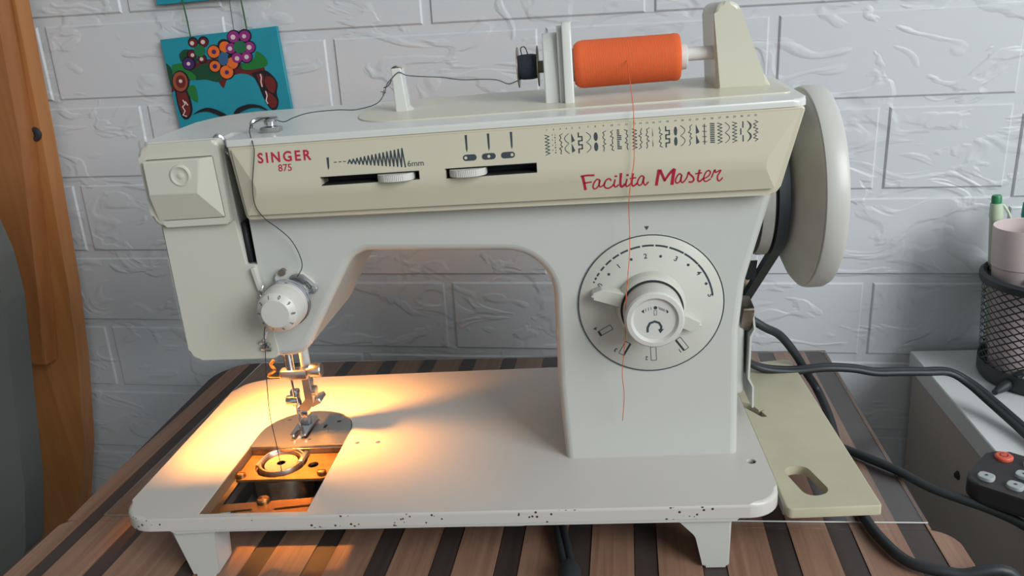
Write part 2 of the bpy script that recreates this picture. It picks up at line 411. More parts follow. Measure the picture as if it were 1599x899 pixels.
# ---- machine body (head, arm and column)
out_ = [(.0395, .1170), (.0376, .2000), (.0376, .2440), (.3860, .2440), (.3765, .1938), (.3637, .1487), (.3606, .1197), (.3602, .0340), (.2591, .0340), (.2571, .0914), (.2585, .1722), (.1475, .1785), (.1080, .1160)]
rad_ = [.008, 0, .006, .006, .01, .02, 0, .006, .006, 0, .027, .016, .017]
bm = B(); prism_round(bm, rpoly(out_, rad_, 9), .052, .145, .0045, 5)
body = obj('arm_and_column', bm, COLM, MR)
bm = B(); box(bm, .0425, .0985, .0570, .1400, .09, .172); cut(body, bm)                 # hollow lamp side of the head
bm = B(); prism(bm, [(.0842, .1748), (.0898, .1745), (.0898, .26), (.0822, .26), (.0826, .2469)], .03, .075, 'y'); cut(body, bm)
bm = B(); box(bm, .0815, .0985, .0700, .0755, .150, .2435); obj('slot_back', bm, DARK, MR)
bm = B(); box(bm, .0842, .0868, .0530, .0700, .1755, .1990); obj('slot_liner', bm, DARK, MR)
# face cover
bm = B(); prism(bm, rpoly([(.0384, .2010), (.0386, .1175), (.0935, .1166), (.0893, .1738), (.0836, .1742), (.0828, .2010)], [0, .007, .003, .001, .001, 0], 6), .0504, .0535, 'y', .0010, 2)
obj('face_cover', bm, DOORM, MR)
# lamp door rim + door
bm = B(); prism(bm, rpoly([(.0362, .2466), (.0362, .2002), (.0815, .2002), (.0824, .2466)], [.007, .008, .002, .003], 6), .0465, .0545, 'y', .0018, 3)
rim = obj('door_rim', bm, DOORM, MR)
bm = B(); prism(bm, rpoly([(.0392, .2385), (.0402, .2040), (.0792, .2040), (.0786, .2385)], [.002, .004, .001, .001], 4), .040, .0480, 'y'); cut(rim, bm)
bm = B()
q = [bm.verts.new(p) for p in ((.0397, .0455, .2380), (.0407, .0462, .2045), (.0788, .0462, .2045), (.0782, .0460, .2380))]
f = [bm.verts.new(p) for p in ((.0400, .0428, .2378), (.0405, .0415, .2195), (.0680, .0412, .2195), (.0725, .0425, .2378))]
k_ = [bm.verts.new((v.co.x, .0485, v.co.z)) for v in q]
bm.faces.new(f)
for i in range(4):
    j = (i + 1) % 4; bm.faces.new((q[i], q[j], f[j], f[i])); bm.faces.new((k_[i], k_[j], q[j], q[i]))
bm.faces.new(k_[::-1])
bmesh.ops.bevel(bm, geom=[e for e in bm.edges if all(v.co.y < .043 for v in e.verts)], offset=.0006, segments=2, profile=.5, affect='EDGES')
door = obj('lamp_door', bm, DOORM, MR, 25)
bm = B(); lathe(bm, [(.0062, .0004), (.0058, -.0004), (.0050, -.0007), (.0040, -.0002), (.0024, .0001), (.0014, -.0004), (0, -.0006)], (.0605, .0419, .2292), 'y', 28); obj('thumb_dimple', bm, DOORM, door)
# ---- front panel
FL = [(.0893, .2430), (.3905, .2430), (.3775, .1985), (.0925, .2018)]
bm = B(); prism(bm, rpoly(FL, [.001, .002, .006, .004], 4), .0425, .053, 'y', .0010, 2); flange = obj('panel_flange', bm, CREAM, MR)
TL, TR, BR, BL = (.0922, .0405, .2415), (.3868, .0405, .2415), (.3750, .0400, .2025), (.0950, .0400, .2055)
CL, CR_ = (.1045, .0372, .2190), (.3690, .0372, .2160)
bm = B()
V = {n: bm.verts.new(p) for n, p in dict(TL=TL, TR=TR, BR=BR, BL=BL, CL=CL, CR=CR_).items()}
K = {n: bm.verts.new((V[n].co.x, .047, V[n].co.z)) for n in ('TL', 'TR', 'BR', 'BL')}
for fc in (('TL', 'TR', 'CR', 'CL'), ('CL', 'CR', 'BR', 'BL'), ('TL', 'CL', 'BL'), ('TR', 'BR', 'CR')): bm.faces.new([V[n] for n in fc])
for a, c in (('TL', 'TR'), ('TR', 'BR'), ('BR', 'BL'), ('BL', 'TL')): bm.faces.new((V[a], V[c], K[c], K[a]))
bm.faces.new([K[n] for n in ('TL', 'TR', 'BR', 'BL')])
bmesh.ops.bevel(bm, geom=[e for e in bm.edges if all(abs(v.co.y - .0372) < 1e-5 for v in e.verts)], offset=.0040, segments=8, profile=.5, affect='EDGES')
panel = obj('control_panel', bm, CREAM, MR, 12)
def face_y(x, z):
    zc = .2190 - (x - .1045) * (.003 / .2645)
    if z > zc: return .0405 - (.2415 - z) / (.2415 - zc) * .0033
    zb = .2055 - (x - .095) * (.003 / .28)
    return .0372 + (zc - z) / (zc - zb) * .0028
pm = lambda u, v: Vector((u, face_y(u, v) - .00012, v))
SL = [(.1394, .1925, .2197, .2241), (.2066, .2543, .2192, .2241)]
for x0, x1, z0, z1 in SL:
    for o in (panel, flange):
        bm = B(); box(bm, x0, x1, .03, .06, z0, z1); cut(o, bm)
    bm = B(); box(bm, x0, x1, .0505, .0515, z0, z1); obj('slot_floor', bm, DARK, panel)
    for za, zb_ in ((z0 - .0001, z0 + .0002), (z1 - .0002, z1 + .0001)):
        bm = B(); box(bm, x0, x1, .0375, .0510, za, zb_); obj('slot_shade', bm, DARK, panel)  # black strips paint the shade onto the slot walls
shade(panel.data, 14)
def slider(xc, wd, zc):
    bm = B(); n = 40; pts = []
    for k in range(n + 1):
        t = -1 + 2 * k / n; d = .0062 * (1 - t * t) ** .55
        rb = .00025 * (1 if k % 2 else 0) if abs(t) < .55 else 0
        pts.append((xc + t * wd / 2, .0388 - d + rb))
    pts += [(xc + wd / 2, .0440), (xc - wd / 2, .0440)]
    prism(bm, pts, zc + .0018, zc - .0018, 'z', .0003, 1); return obj('slider', bm, KNOB, panel, 20)
slider(.1795, .0195, .2217); slider(.2180, .0195, .2217)
# lettering on the panel
bm = B(); text(bm, 'SINGER', .0074, .1062, .2336, pm, 0, .00018, "LEFT", .95, 1.32); text(bm, '875', .0052, .1168, .2286, pm, 0, .00005, 'LEFT', 1.0)
nm_ = obj('maker_lettering', bm, RED, panel)
fm = lambda zx, zy: pm(.2746063 + 4.8834e-5 * zx - 1.2229e-6 * zy, .2224093 - 3.1987e-6 * zx - 4.99274e-5 * zy)
bm = B()
SCR = [([(65, 130), (78, 200), (92, 282)], 23), ([(46, 132), (110, 122), (190, 120)], 15), ([(75, 207), (160, 193)], 13),
       ([(246, 172), (215, 165), (185, 200), (172, 240), (182, 268), (212, 258), (236, 220), (248, 172)], 12), ([(240, 178), (236, 225), (248, 248), (285, 225), (300, 200)], 12),
       ([(362, 182), (350, 160), (318, 168), (292, 212), (298, 252), (335, 262), (375, 238), (392, 215)], 13),
       ([(405, 165), (394, 225), (410, 248), (445, 222)], 13), ([(415, 122), (413, 140)], 20), ([(468, 97), (460, 210), (475, 246), (512, 215)], 19),
       ([(531, 160), (517, 222), (533, 242), (570, 212)], 13), ([(538, 110), (535, 128)], 20), ([(593, 100), (580, 205), (598, 238), (638, 205)], 15), ([(558, 157), (625, 147)], 12),
       ([(706, 137), (680, 128), (650, 165), (640, 205), (655, 230), (685, 215), (706, 137)], 12), ([(708, 140), (702, 195), (722, 228), (755, 192)], 12),
       ([(836, 234), (850, 140), (866, 60)], 24), ([(872, 62), (925, 185)], 21), ([(918, 185), (975, 100), (1022, 52)], 19), ([(1020, 52), (1008, 140), (1000, 226)], 27),
       ([(1096, 117), (1070, 108), (1042, 150), (1036, 190), (1052, 207), (1082, 185), (1098, 117)], 12), ([(1098, 120), (1092, 180), (1112, 200), (1150, 150), (1165, 92), (1180, 100)], 12),
       ([(1165, 98), (1212, 140), (1224, 175), (1200, 196), (1172, 192)], 15), ([(1282, 62), (1266, 160), (1283, 190), (1325, 155)], 15), ([(1238, 107), (1306, 97)], 12),
       ([(1330, 160), (1375, 130), (1392, 90), (1368, 72), (1338, 108), (1326, 165), (1350, 190), (1400, 160)], 11), ([(1405, 150), (1436, 66), (1446, 92), (1497, 70), (1468, 130), (1474, 176), (1495, 180), (1522, 148)], 12)]
for p, wd in SCR: stroke(bm, curve2(p, 6), wd * 1.22, fm)
obj('model_lettering', bm, RED, panel)
# printed scales
bm = B(); LW = .00032
flat(bm, [(.1437, .2341), (.1450, .2341), (.1447, .2290), (.1441, .2276), (.1438, .2290)], pm)
obj('needle_icon', bm, PRINT, panel); bm = B()
for a in (.1475, .1500, .1525): stroke(bm, [(a, .2314), (a + .0015, .2314)], .0004, pm)
zz = []; n = 30
for k in range(n + 1):
    t = k / n; A_ = .0008 + .0040 * t; zz.append((.1550 + .0305 * t, .2311 + .0002 * t + (A_ if k % 2 else -A_)))
zigzag(bm, zz, .0007, pm)
obj('stitch_width_scale', bm, PRINT, panel); bm = B(); text(bm, '6mm', .0044, .1866, .2266, pm, 0, 0, 'LEFT', 1.0); obj('scale_lettering', bm, PRINT, panel)
for k, xx in enumerate((.2186, .2302, .2421)):
    bm = B(); flat(bm, [(xx - .0006, .2405), (xx + .0006, .2405), (xx + .0004, .2335), (xx, .2318), (xx - .0004, .2335)], pm); obj('needle_icon', bm, PRINT, panel)

for k, xx in enumerate((.2198, .2298, .2398)):
    bm = B()
    L_ = [(xx - .0020 + .0016 * math.cos(t), .2290 + .0016 * math.sin(t)) for t in [PI / 2 + PI * i / 8 for i in range(9)]] + [(xx + .0020 + .0016 * math.cos(t), .2290 + .0016 * math.sin(t)) for t in [-PI / 2 + PI * i / 8 for i in range(9)]]
    flat(bm, L_, pm); obj('needle_position_mark', bm, PRINT, panel)
pm2 = lambda u, v: pm(u, v) + Vector((0, -.0001, 0))
for xx, d in ((.2198, -.0021), (.2298, 0), (.2398, .0021)): bm = B(); disc2(bm, xx + d, .2290, .0008, pm2, 12); obj('needle_position_dot', bm, CREAM, panel)
# stitch chart
cols = [854, 865, 875.8, 885.4, 895, 907, 920.2, 931.8, 944.7, 957.7, 969, 980.8, 993.4, 1003, 1013.4, 1023.5, 1033.8, 1045.3, 1057.8, 1069, 1080.7, 1091.7, 1102.8, 1115, 1126.7, 1138.2, 1149.5, 1160.7, 1171.6, 1182]
nums = list(range(1, 21)) + [22, 23, 24, 26, 27, 28, 29, 30, 31, 32]
bm = B(); Z1, Z0 = .2377, .2276
for i, (px, nn) in enumerate(zip(cols, nums)):
    xc = .2605 + (px - 854) * .0003188
    text(bm, str(nn), .0013, xc, .2398, pm, 0, 0, 'CENTER', 1.1)
    T = lambda k, n: Z1 + (Z0 - Z1) * k / n
    h_ = .0011; mode = i % 10 if i not in (0, 1) else i
    if i in (0, 12, 24, 26, 29): zigzag(bm, [(xc + (h_ if k % 2 else -h_) * (1 if i != 29 else (1.0 if k % 3 else .3)), T(k, 12)) for k in range(13)], .00034, pm)
    elif i == 1:
        for k in range(8): stroke(bm, [(xc - .0008 + (.0012 if k % 2 else 0), T(k, 8)), (xc - .0008 + (.0012 if k % 2 else 0), T(k + .4, 8))], .0003, pm); stroke(bm, [(xc + .0007, T(k, 8)), (xc + .0007, T(k + .5, 8))], .0002, pm)
    elif i in (3, 6, 19, 25): stroke(bm, [(xc + h_ * (abs(math.sin(k * PI / 12)) * 2 - 1) * (-1 if i == 3 else 1), T(k, 24)) for k in range(25)], .00028, pm)
    elif i in (4, 15, 21):
        for s_ in (0, 1): flat(bm, [(xc - h_ * .6, T(s_ * .5, 1)), (xc + h_ * (.9 if i != 15 else -.3), T(s_ * .5 + .38, 1)), (xc - h_ * .6, T(s_ * .5 + .46, 1))], pm)
    elif i in (5, 17): zigzag(bm, [(xc + (h_ * .8 if (k // 2) % 2 else -h_ * .8), T((k + 1) // 2, 5)) for k in range(10)], .0006, pm)
    elif i in (7, 18):
        for s_ in (.25, .75): disc2(bm, xc, T(s_, 1), .0008 if i == 18 else .0010, pm, 14, .0022)
    elif i in (10, 23):
        for k in range(11): stroke(bm, [(xc - h_, T(k, 11)), (xc + h_ * (1 if (k // 3) % 2 or i == 23 else 0.1), T(k + .2, 11))], .00055, pm)
    elif i == 22:
        stroke(bm, [(xc, Z1), (xc, Z0)], .0004, pm)
        for k in range(4): stroke(bm, [(xc - h_, T(k + .4, 4)), (xc + h_, T(k + .5, 4))], .0003, pm)
    elif i == 27:
        for k in range(3): stroke(bm, [(xc + (h_ * .5 if k % 2 == 0 else -h_ * .5), T(k + .02, 3)), (xc + (h_ * .5 if k % 2 == 0 else -h_ * .5), T(k + .95, 3))], .00055, pm)
    elif i == 28: stroke(bm, [(xc + h_ * (abs(math.sin(k * PI / 12)) * 1.6 - .8), T(k, 24)) for k in range(25)], [.0002 + .0007 * abs(math.sin(k * PI / 12)) for k in range(25)], pm)
    else: zigzag(bm, [(xc + h_ * math.sin(k * 2.1 + i) * (.5 + .5 * math.cos(k * 1.3)), T(k, 14)) for k in range(15)], .00032, pm)
obj('stitch_chart', bm, PRINT, panel)

# ---- lid
lid_pts = rpoly([(.0366, .0520), (.0832, .0520), (.0892, .0420), (.3915, .0420), (.3930, .1450), (.0400, .1450)], [.004, .002, .002, .008, .012, .030], 8)
bm = B()
zt = lambda y: .2464 + (y - .042) * .055
v0 = [bm.verts.new((x, y, zt(y))) for x, y in lid_pts]; v1 = [bm.verts.new((x, y, .2428)) for x, y in lid_pts]
ft = bm.faces.new(v0); bm.faces.new(v1[::-1])
for i in range(len(lid_pts)): bm.faces.new((v0[i], v1[i], v1[(i + 1) % len(lid_pts)], v0[(i + 1) % len(lid_pts)]))
bmesh.ops.bevel(bm, geom=list(ft.edges), offset=.0016, segments=3, profile=.5, affect='EDGES')
lid = obj('top_lid', bm, LID, MR)
bm = B(); prism(bm, [(.0828, .23), (.0892, .23), (.0892, .26), (.0828, .26)], .03, .066, 'y'); cut(lid, bm)
# cream tray on the lid
bm = B()
tp = rpoly([(.150, .062), (.388, .062), (.388, .142), (.150, .142)], [.03, .004, .008, .03], 8)
v0 = [bm.verts.new((x, y, zt(y) + .0007)) for x, y in tp]; v1 = [bm.verts.new((x, y, zt(y) - .001)) for x, y in tp]
ft = bm.faces.new(v0); bm.faces.new(v1[::-1])
for i in range(len(tp)): bm.faces.new((v0[i], v1[i], v1[(i + 1) % len(tp)], v0[(i + 1) % len(tp)]))
bmesh.ops.bevel(bm, geom=list(ft.edges), offset=.0005, segments=2, profile=.5, affect='EDGES')
obj('spool_tray', bm, CREAM2, MR)
# spool stand (wedge on the right)
zs = zt(.09)
bm = B(); prism(bm, rpoly([(.3538, zs - .001), (.3845, zs - .001), (.3790, zs + .008), (.3655, zs + .0462), (.3525, zs + .0468)], [0, 0, .006, .007, .007], 6), .0900, .1340, 'y', .0022, 3, True)
obj('spool_stand', bm, CREAM2, MR)
# bobbin winder bracket
bm = B(); prism(bm, rpoly([(.078, .2475), (.122, .2475), (.118, .2918), (.082, .2918)], [0, 0, .008, .008], 6), .2700, .2752, 'x', .0008, 2, True); br = obj('winder_bracket', bm, LID, MR)
bm = B(); prism(bm, rpoly([(.082, .2475), (.118, .2475), (.116, .2900), (.084, .2900)], [0, 0, .010, .010], 6), .2672, .2702, 'x', .0006, 2, True); obj('bracket_step', bm, LID, br)
bm = B(); prism(bm, rpoly([(.084, .2475), (.116, .2475), (.113, .2866), (.087, .2866)], [0, 0, .010, .010], 6), .2590, .2674, 'x', .0008, 2, True); obj('bracket_block', bm, LID, br)
SA = (.100, .2685)   # spool axis y,z
bm = B(); lathe(bm, [(.0034, .2440), (.0034, .2600)], (0, SA[0], SA[1]), 'x', 16); obj('winder_spindle', bm, mat('tan_plastic', (.35, .31, .24), .5), MR)
bm = B(); lathe(bm, [(.0036, .3300), (.0038, .3560)], (0, SA[0], SA[1] + .0005), 'x', 16); obj('spool_pin', bm, mat('pale_plastic', (.62, .60, .57), .4), MR)
# thread post
bm = B(); prism(bm, rpoly([(.1712, .2490), (.1785, .2490), (.1768, .2742), (.1712, .2742)], .0006, 2), .094, .104, 'y', .0006, 2, True); post = obj('thread_post', bm, LID, MR)
bm = B(); prism(bm, [(.1780, .2490), (.1822, .2490), (.1785, .2525)], .096, .102, 'y'); obj('post_rib', bm, LID, post)
bm = B(); tube(bm, [(.1712, .097, .2738), (.1740, .096, .2750), (.1770, .097, .2738)], .0007, 6); obj('post_wire', bm, DSTEEL, post)
# chrome thread guide on lid
bm = B(); box(bm, .1035, .1140, .0560, .0630, .2462, .2502, .0005); gd = obj('thread_guide', bm, STEEL, MR)
bm = B(); tube(bm, [(.0995, .0565, .2500), (.0990, .058, .2530), (.1020, .060, .2545), (.1080, .060, .2545), (.1130, .060, .2545)], .0013, 8); obj('guide_hook', bm, CHROME, gd)
bm = B(); lathe(bm, [(.0012, 0), (.0034, .0004), (.0036, .0028), (.0026, .0040), (0, .0042)], (.1085, .0600, .2502), 'z', 18); obj('guide_screw', bm, CHROME, gd)
# take-up lever
bm = B(); tube(bm, [(.0860, .064, .200), (.0858, .060, .228), (.0840, .056, .2415), (.0805, .054, .2478), (.0780, .054, .2455), (.0795, .053, .2415), (.0835, .055, .2380), (.0862, .060, .2250)], .0014, 8); obj('take_up_lever', bm, CHROME, MR)
# ---- tension dial
TX, TZ = .1075, .1538
bm = B(); prism(bm, rpoly([(.1000, .1715), (.1150, .1690), (.1235, .1610), (.1150, .1520), (.1000, .1560)], .004, 5), .0485, .0525, 'y', .0008, 2); tb = obj('tension_plate', bm, KNOB, MR)
bm = B(); prism(bm, rpoly([(.1085, .1690), (.1170, .1680), (.1255, .1590), (.1215, .1560), (.1120, .1620)], .0022, 4), .0465, .0485, 'y', .0003, 1); o = obj('tension_clip', bm, STEEL, tb)
bm = B(); prism(bm, rpoly([(.1168, .1640), (.1192, .1645), (.1220, .1608), (.1200, .1590)], .0009, 3), .04, .05, 'y'); cut(o, bm)
bm = B(); lathe(bm, [(.0020, .002), (.0020, -.001), (0, -.001)], (.1052, .0480, .1700), 'y', 12); obj('guide_pin', bm, DSTEEL, tb)
for a, r in ((.0465, .0122), (.0425, .0136), (.0398, .0136)):
    bm = B(); lathe(bm, [(0, .0008), (r - .0015, .0010), (r, .0004), (r, -.0004), (r - .0015, -.0010), (0, -.0008)], (TX, a, TZ), 'y', 36); obj('tension_disc', bm, CHROME, tb)
bm = B(); lathe(bm, [(.0128, 0), (.0128, -.0040), (.0126, -.0043), (.0126, -.0047), (.0128, -.0050), (.0124, -.0110), (.0112, -.0145), (.0082, -.0170), (.0078, -.0174), (0, -.0176)], (TX, .0400, TZ), 'y', 40); td = obj('tension_dial', bm, KNOB, tb, 30)
bm = B()
def conemap(ang, s, h_):   # printed figures around the slanted front edge of the dial
    r0 = .0102
    c, s_ = math.cos(ang), math.sin(ang)
    def mp(u, v):
        rr = r0 + v; y = .0400 - .0161 - (.0112 - rr) * .55 if rr < .0112 else .0255 + (rr - .0112) * 2.2
        return Vector((TX + c * rr - s_ * u * -1 * -1, y - .0003, TZ + s_ * rr + c * u))
    return mp
for k, ch in enumerate('0123456789'):
    a = math.radians(70 + 36 * k)
    def mp(u, v, a=a):
        rr = .0098 + v; y = .0400 - .0145 - (.0112 - rr) / (.0112 - .0082) * .0025 if rr < .0112 else .0255 + (rr - .0112) * 2.9
        return Vector((TX + math.cos(a) * rr + math.sin(a) * u, y - .00025, TZ + math.sin(a) * rr - math.cos(a) * u))
    text(bm, ch, .0026, 0, -.0010, mp, 0, .00004, 'CENTER')
obj('tension_numbers', bm, PRINT, td)
bm = B()
for s_, a in (('-', 100), ('+', 78)):
    a = math.radians(a); mp = lambda u, v, a=a: Vector((TX + math.cos(a) * .0130 + math.sin(a) * u, .0380 - v, TZ + math.sin(a) * .0130 - math.cos(a) * u))
    text(bm, s_, .0036, 0, -.002, mp, 0, .0001, 'CENTER')
obj('plus_minus_marks', bm, PRINT, td)
# small wire guide and nylon thread guide beside the dial
bm = B(); tube(bm, [(.0915, .050, .162), (.0905, .047, .158), (.0918, .0462, .154), (.0935, .048, .157)], .0007, 6); obj('wire_guide', bm, STEEL, MR)
bm = B(); prism(bm, rpoly([(.0868, .1735), (.0895, .1735), (.0915, .1600), (.0890, .1595)], .001, 3), .0475, .0506, 'y', .0004, 2); obj('nylon_guide', bm, DOORM, MR)
# ---- column dial
DX, DZ, DR = .3116, .1385, .0405
dm = lambda u, v: Vector((DX + u * DR, .05115, DZ + v * DR))
bm = B(); lathe(bm, [(DR, .001), (DR, -.0004), (DR - .0004, -.0007), (0, -.0007)], (DX, .0519, DZ), 'y', 64); dial = obj('stitch_length_dial', bm, DIALM, MR)
bm = B()
for k in range(72):
    a, b2 = 2 * PI * k / 72, 2 * PI * (k + 1) / 72
    flat(bm, [(math.cos(a), math.sin(a)), (math.cos(b2), math.sin(b2)), (.984 * math.cos(b2), .984 * math.sin(b2)), (.984 * math.cos(a), .984 * math.sin(a))], dm)
obj('dial_ring', bm, PRINT, dial)
bm = B()
z2 = lambda x, y: ((x - 452) / 380, -(y - 478) / 380)
for x, y, l in ((150, 333, 8), (165, 316, 14), (182, 296, 20), (207, 265, 27), (243, 237, 38), (283, 210, 38), (327, 189, 42), (383, 173, 52), (446, 162, 60), (515, 164, 64), (594, 183, 80), (677, 225, 90), (748, 297, 95), (795, 388, 92)):
    bm = B(); u, v = z2(x, y); a = math.atan2(v, u); r = .845; d = l / 380 / r / 2
    stroke(bm, [(r * math.cos(a + d * t), r * math.sin(a + d * t)) for t in (1, .33, -.33, -1)], .026, dm); obj('scale_dash', bm, PRINT, dial)
for s_, x, y in (('0', 193, 357), ('1', 293, 258), ('2', 432, 212), ('3', 587, 235), ('4', 702, 318), ('5', 760, 443), ('1', 600, 748), ('2', 423, 783), ('3', 260, 727), ('4', 157, 600)):
    bm = B(); u, v = z2(x, y); a = math.atan2(v, u) - PI / 2; hz = .098 if y < 500 else .082
    text(bm, s_, hz, u + math.sin(a) * hz * .35, v - math.cos(a) * hz * .35, dm, a, .002, 'CENTER'); obj('scale_number', bm, PRINT, dial)
for x, y in ((241, 300), (359, 226), (509, 218), (648, 272), (738, 378)): bm = B(); disc2(bm, *z2(x, y), .020, dm, 12); obj('scale_dot', bm, PRINT, dial)
for x, y, side in ((612, 708, -1), (460, 758, 0), (308, 720, 1), (210, 612, 2)):
    bm = B(); u, v = z2(x, y); a = math.atan2(v, u) + PI / 2; ca, sa = math.cos(a), math.sin(a)
    R_ = lambda p, q: (u + ca * p - sa * q, v + sa * p + ca * q)
    A_, H_ = .038, .10
    c4 = [R_(-A_, -H_), R_(A_, -H_), R_(A_, H_), R_(-A_, H_)]
    for i in range(4): stroke(bm, [c4[i], c4[(i + 1) % 4]], .009, dm)
    if side in (-1, 1): stroke(bm, [R_(A_ * (-1 if side == -1 else 1), -H_), R_(A_ * (-1 if side == -1 else 1), H_)], .03, dm)
    if side == 2: stroke(bm, [R_(-A_, -H_ * .9), R_(A_, -H_ * .9)], .03, dm)
    obj('buttonhole_icon', bm, PRINT, dial)
bm = B(); flat(bm, [(-.032, 1.08), (.032, 1.08), (0, 1.025)], lambda u, v: Vector((DX - .0010 + u * DR, .05185, DZ + .0012 + v * DR))); obj('dial_pointer', bm, PRINT, MR)
# collar with two wings
bm = B(); lathe(bm, [(.0195, .0), (.0193, -.0040), (.0186, -.0070), (.0172, -.0082), (.0150, -.0082)], (DX, .0508, DZ), 'y', 48); collar = obj('dial_collar', bm, DIALM, dial)
for ang, L_ in ((164, .0345), (-25, .0305)):
    a = math.radians(ang); c, s_ = math.cos(a), math.sin(a)
    pts = rpoly([(.012, -.0060), (L_ - .005, -.0048), (L_, -.0010), (L_ - .001, .0016), (.014, .0040)], [0, .002, .002, .002, 0], 4)
    bm = B(); prism(bm, [(DX + c * p - s_ * q_, DZ + s_ * p + c * q_) for p, q_ in pts], .0430 if ang > 0 else .0462, .0512, 'y', .0012, 2); obj('collar_wing', bm, DIALM, collar)
bm = B(); lathe(bm, [(.0160, .004), (.0160, -.012), (.0160, -.0165), (.0157, -.0180), (.0148, -.0190), (.0126, -.0192), (.0118, -.0184), (.0112, -.0176), (0, -.0174)], (DX, .0450, DZ), 'y', 56); rk = obj('reverse_knob', bm, KNOB, dial, 30)
bm = B(); lathe(bm, [(.0172, 0), (.0172, -.0006), (.0160, -.0006)], (DX, .0426, DZ), 'y', 48); obj('knob_gap', bm, DARK, dial)
km = lambda u, v: Vector((DX + u * .0115, .02745, DZ + v * .0115))
bm = B()
disc2(bm, .05, .58, .085, km, 16)
flat(bm, [(-.62, .43), (-.47, .53), (-.47, .33)], km); flat(bm, [(.70, .37), (.53, .47), (.56, .27)], km)
for x, y in ((-.38, .50), (-.26, .54), (-.14, .56)): stroke(bm, [(x, y - .09), (x - .02, y + .07)], .025, km)
for k in range(7): stroke(bm, [(.22 + .045 * k, .48 - .02 * k), (.19 + .045 * k, .62 - .02 * k)], .02, km)
for a, c in (((-.02, .22), (.10, .22)), ((.10, .22), (.10, .46)), ((.10, .46), (-.02, .46)), ((-.02, .46), (-.02, .22))): stroke(bm, [a, c], .02, km)
stroke(bm, [(-.34, -.62), (-.33, -.38), (-.22, -.17), (0, -.09), (.20, -.17), (.30, -.36), (.27, -.52)], .11, km)
flat(bm, [(.14, -.48), (.42, -.48), (.24, -.70)], km)
obj('reverse_arrow_print', bm, PRINT, rk)
# ---- hand wheel
HY, HZ = .092, .1905
hw = thing('hand_wheel', '', ''); del hw['label']; del hw['category']; hw.parent = MR
hw.name = 'hand_wheel'
bm = B(); lathe(bm, [(.020, .4010), (.0500, .4005), (.0555, .3997), (.0568, .4004), (.0574, .4025), (.0574, .4095), (.0562, .4118), (.0530, .4125), (.0500, .4095), (.030, .4060), (0, .4060)], (0, HY, HZ), 'x', 72); obj('wheel_rim', bm, WHEELM, hw)
bm = B(); lathe(bm, [(.030, .3890), (.0350, .3895), (.0400, .3915), (.0470, .3945), (.0530, .3972), (.0560, .3996), (.0540, .4008), (.030, .401)], (0, HY, HZ), 'x', 64); obj('wheel_dish', bm, WHEELSHADE, hw)
bm = B(); lathe(bm, [(.012, .3735), (.0365, .3735), (.0372, .3755), (.0372, .3795), (.0312, .3810), (.0312, .3875), (.0360, .3890), (.012, .3900)], (0, HY, HZ), 'x', 56); obj('belt_pulley', bm, mat('pulley_grey', (.42, .41, .37), .5, var=.15, vscale=70), hw)
bm = B(); lathe(bm, [(.010, .3640), (.0352, .3650), (.0356, .3735), (.010, .3740)], (0, HY, HZ), 'x', 48); obj('clutch_hub', bm, BELT, hw)
# belt: around the pulley, down to the motor
def belt_pts():
    P = []; R_ = .0335; cy, cz = HY, HZ; my_, mz_, r2 = .165, .110, .010
    d = math.hypot(my_ - cy, mz_ - cz); base = math.atan2(mz_ - cz, my_ - cy); off = math.acos((R_ - r2) / d)
    a1, a2 = base + off, base - off + 2 * PI
    for k in range(37): t = a1 + (a2 - a1) * k / 36; P.append((cy + R_ * math.cos(t), cz + R_ * math.sin(t), t))
    b1, b2_ = base - off, base + off
    for k in range(13): t = b1 + (b2_ - b1) * k / 12; P.append((my_ + r2 * math.cos(t), mz_ + r2 * math.sin(t), t))
    return P
bm = B(); P = belt_pts(); rings = []
for y, z, t in P:
    c, s_ = math.cos(t), math.sin(t)
    rings.append([bm.verts.new(p) for p in ((.3812, y, z), (.3874, y, z), (.3872, y + c * .0040, z + s_ * .0040), (.3814, y + c * .0040, z + s_ * .0040))])
for A_, D_ in zip(rings, rings[1:] + rings[:1]):
    for k in range(4): bm.faces.new((A_[k], A_[(k + 1) % 4], D_[(k + 1) % 4], D_[k]))
obj('drive_belt', bm, BELT, MR)
bm = B(); prism(bm, [(.095, .1475), (.106, .1400), (.110, .1330), (.102, .1330)], .3740, .3790, 'x'); obj('belt_clip', bm, BELT, MR)
# motor hidden behind the column and its bracket
bm = B(); lathe(bm, [(.006, .3890), (.0098, .3870), (.0098, .3800), (.0075, .3780), (.0060, .3730)], (0, .165, .110), 'x', 20); obj('motor_pulley', bm, DSTEEL, MR)
bm = B(); box(bm, .300, .3740, .146, .186, .060, .118, .006, 3); obj('motor', bm, RUBBER, MR)
bm = B(); box(bm, .3590, .3728, .098, .140, .0570, .1085, .003, 3); obj('bracket_cover', bm, WHITE, MR)
bm = B(); path = [(.3775, .1120), (.3785, .1035), (.3762, .0985), (.3752, .0700), (.3780, .0645), (.3780, .0500)]
pts = [(x, z) for x, z in path] + [(x - .0012, z) for x, z in path[::-1]]
prism(bm, pts, .094, .132, 'y'); obj('sheet_bracket', bm, WHITE, MR)
bm = B(); prism(bm, rpoly([(.088, .1190), (.105, .1215), (.120, .1165), (.128, .1080), (.126, .0990), (.100, .1000)], .002, 3), .3700, .3764, 'x', .0004, 1); o = obj('bracket_bolt_plate', bm, DSTEEL, MR)
bm = B(); lathe(bm, [(.0025, .3790), (.0025, .3760)], (0, .104, .1040), 'x', 12); obj('rivet', bm, CHROME, o)
bm = B(); lathe(bm, [(.0045, .3780), (.0055, .3800), (.0055, .3860), (.0035, .3880), (0, .3880)], (0, .150, .0830), 'x', 16); obj('motor_screw', bm, DSTEEL, MR)
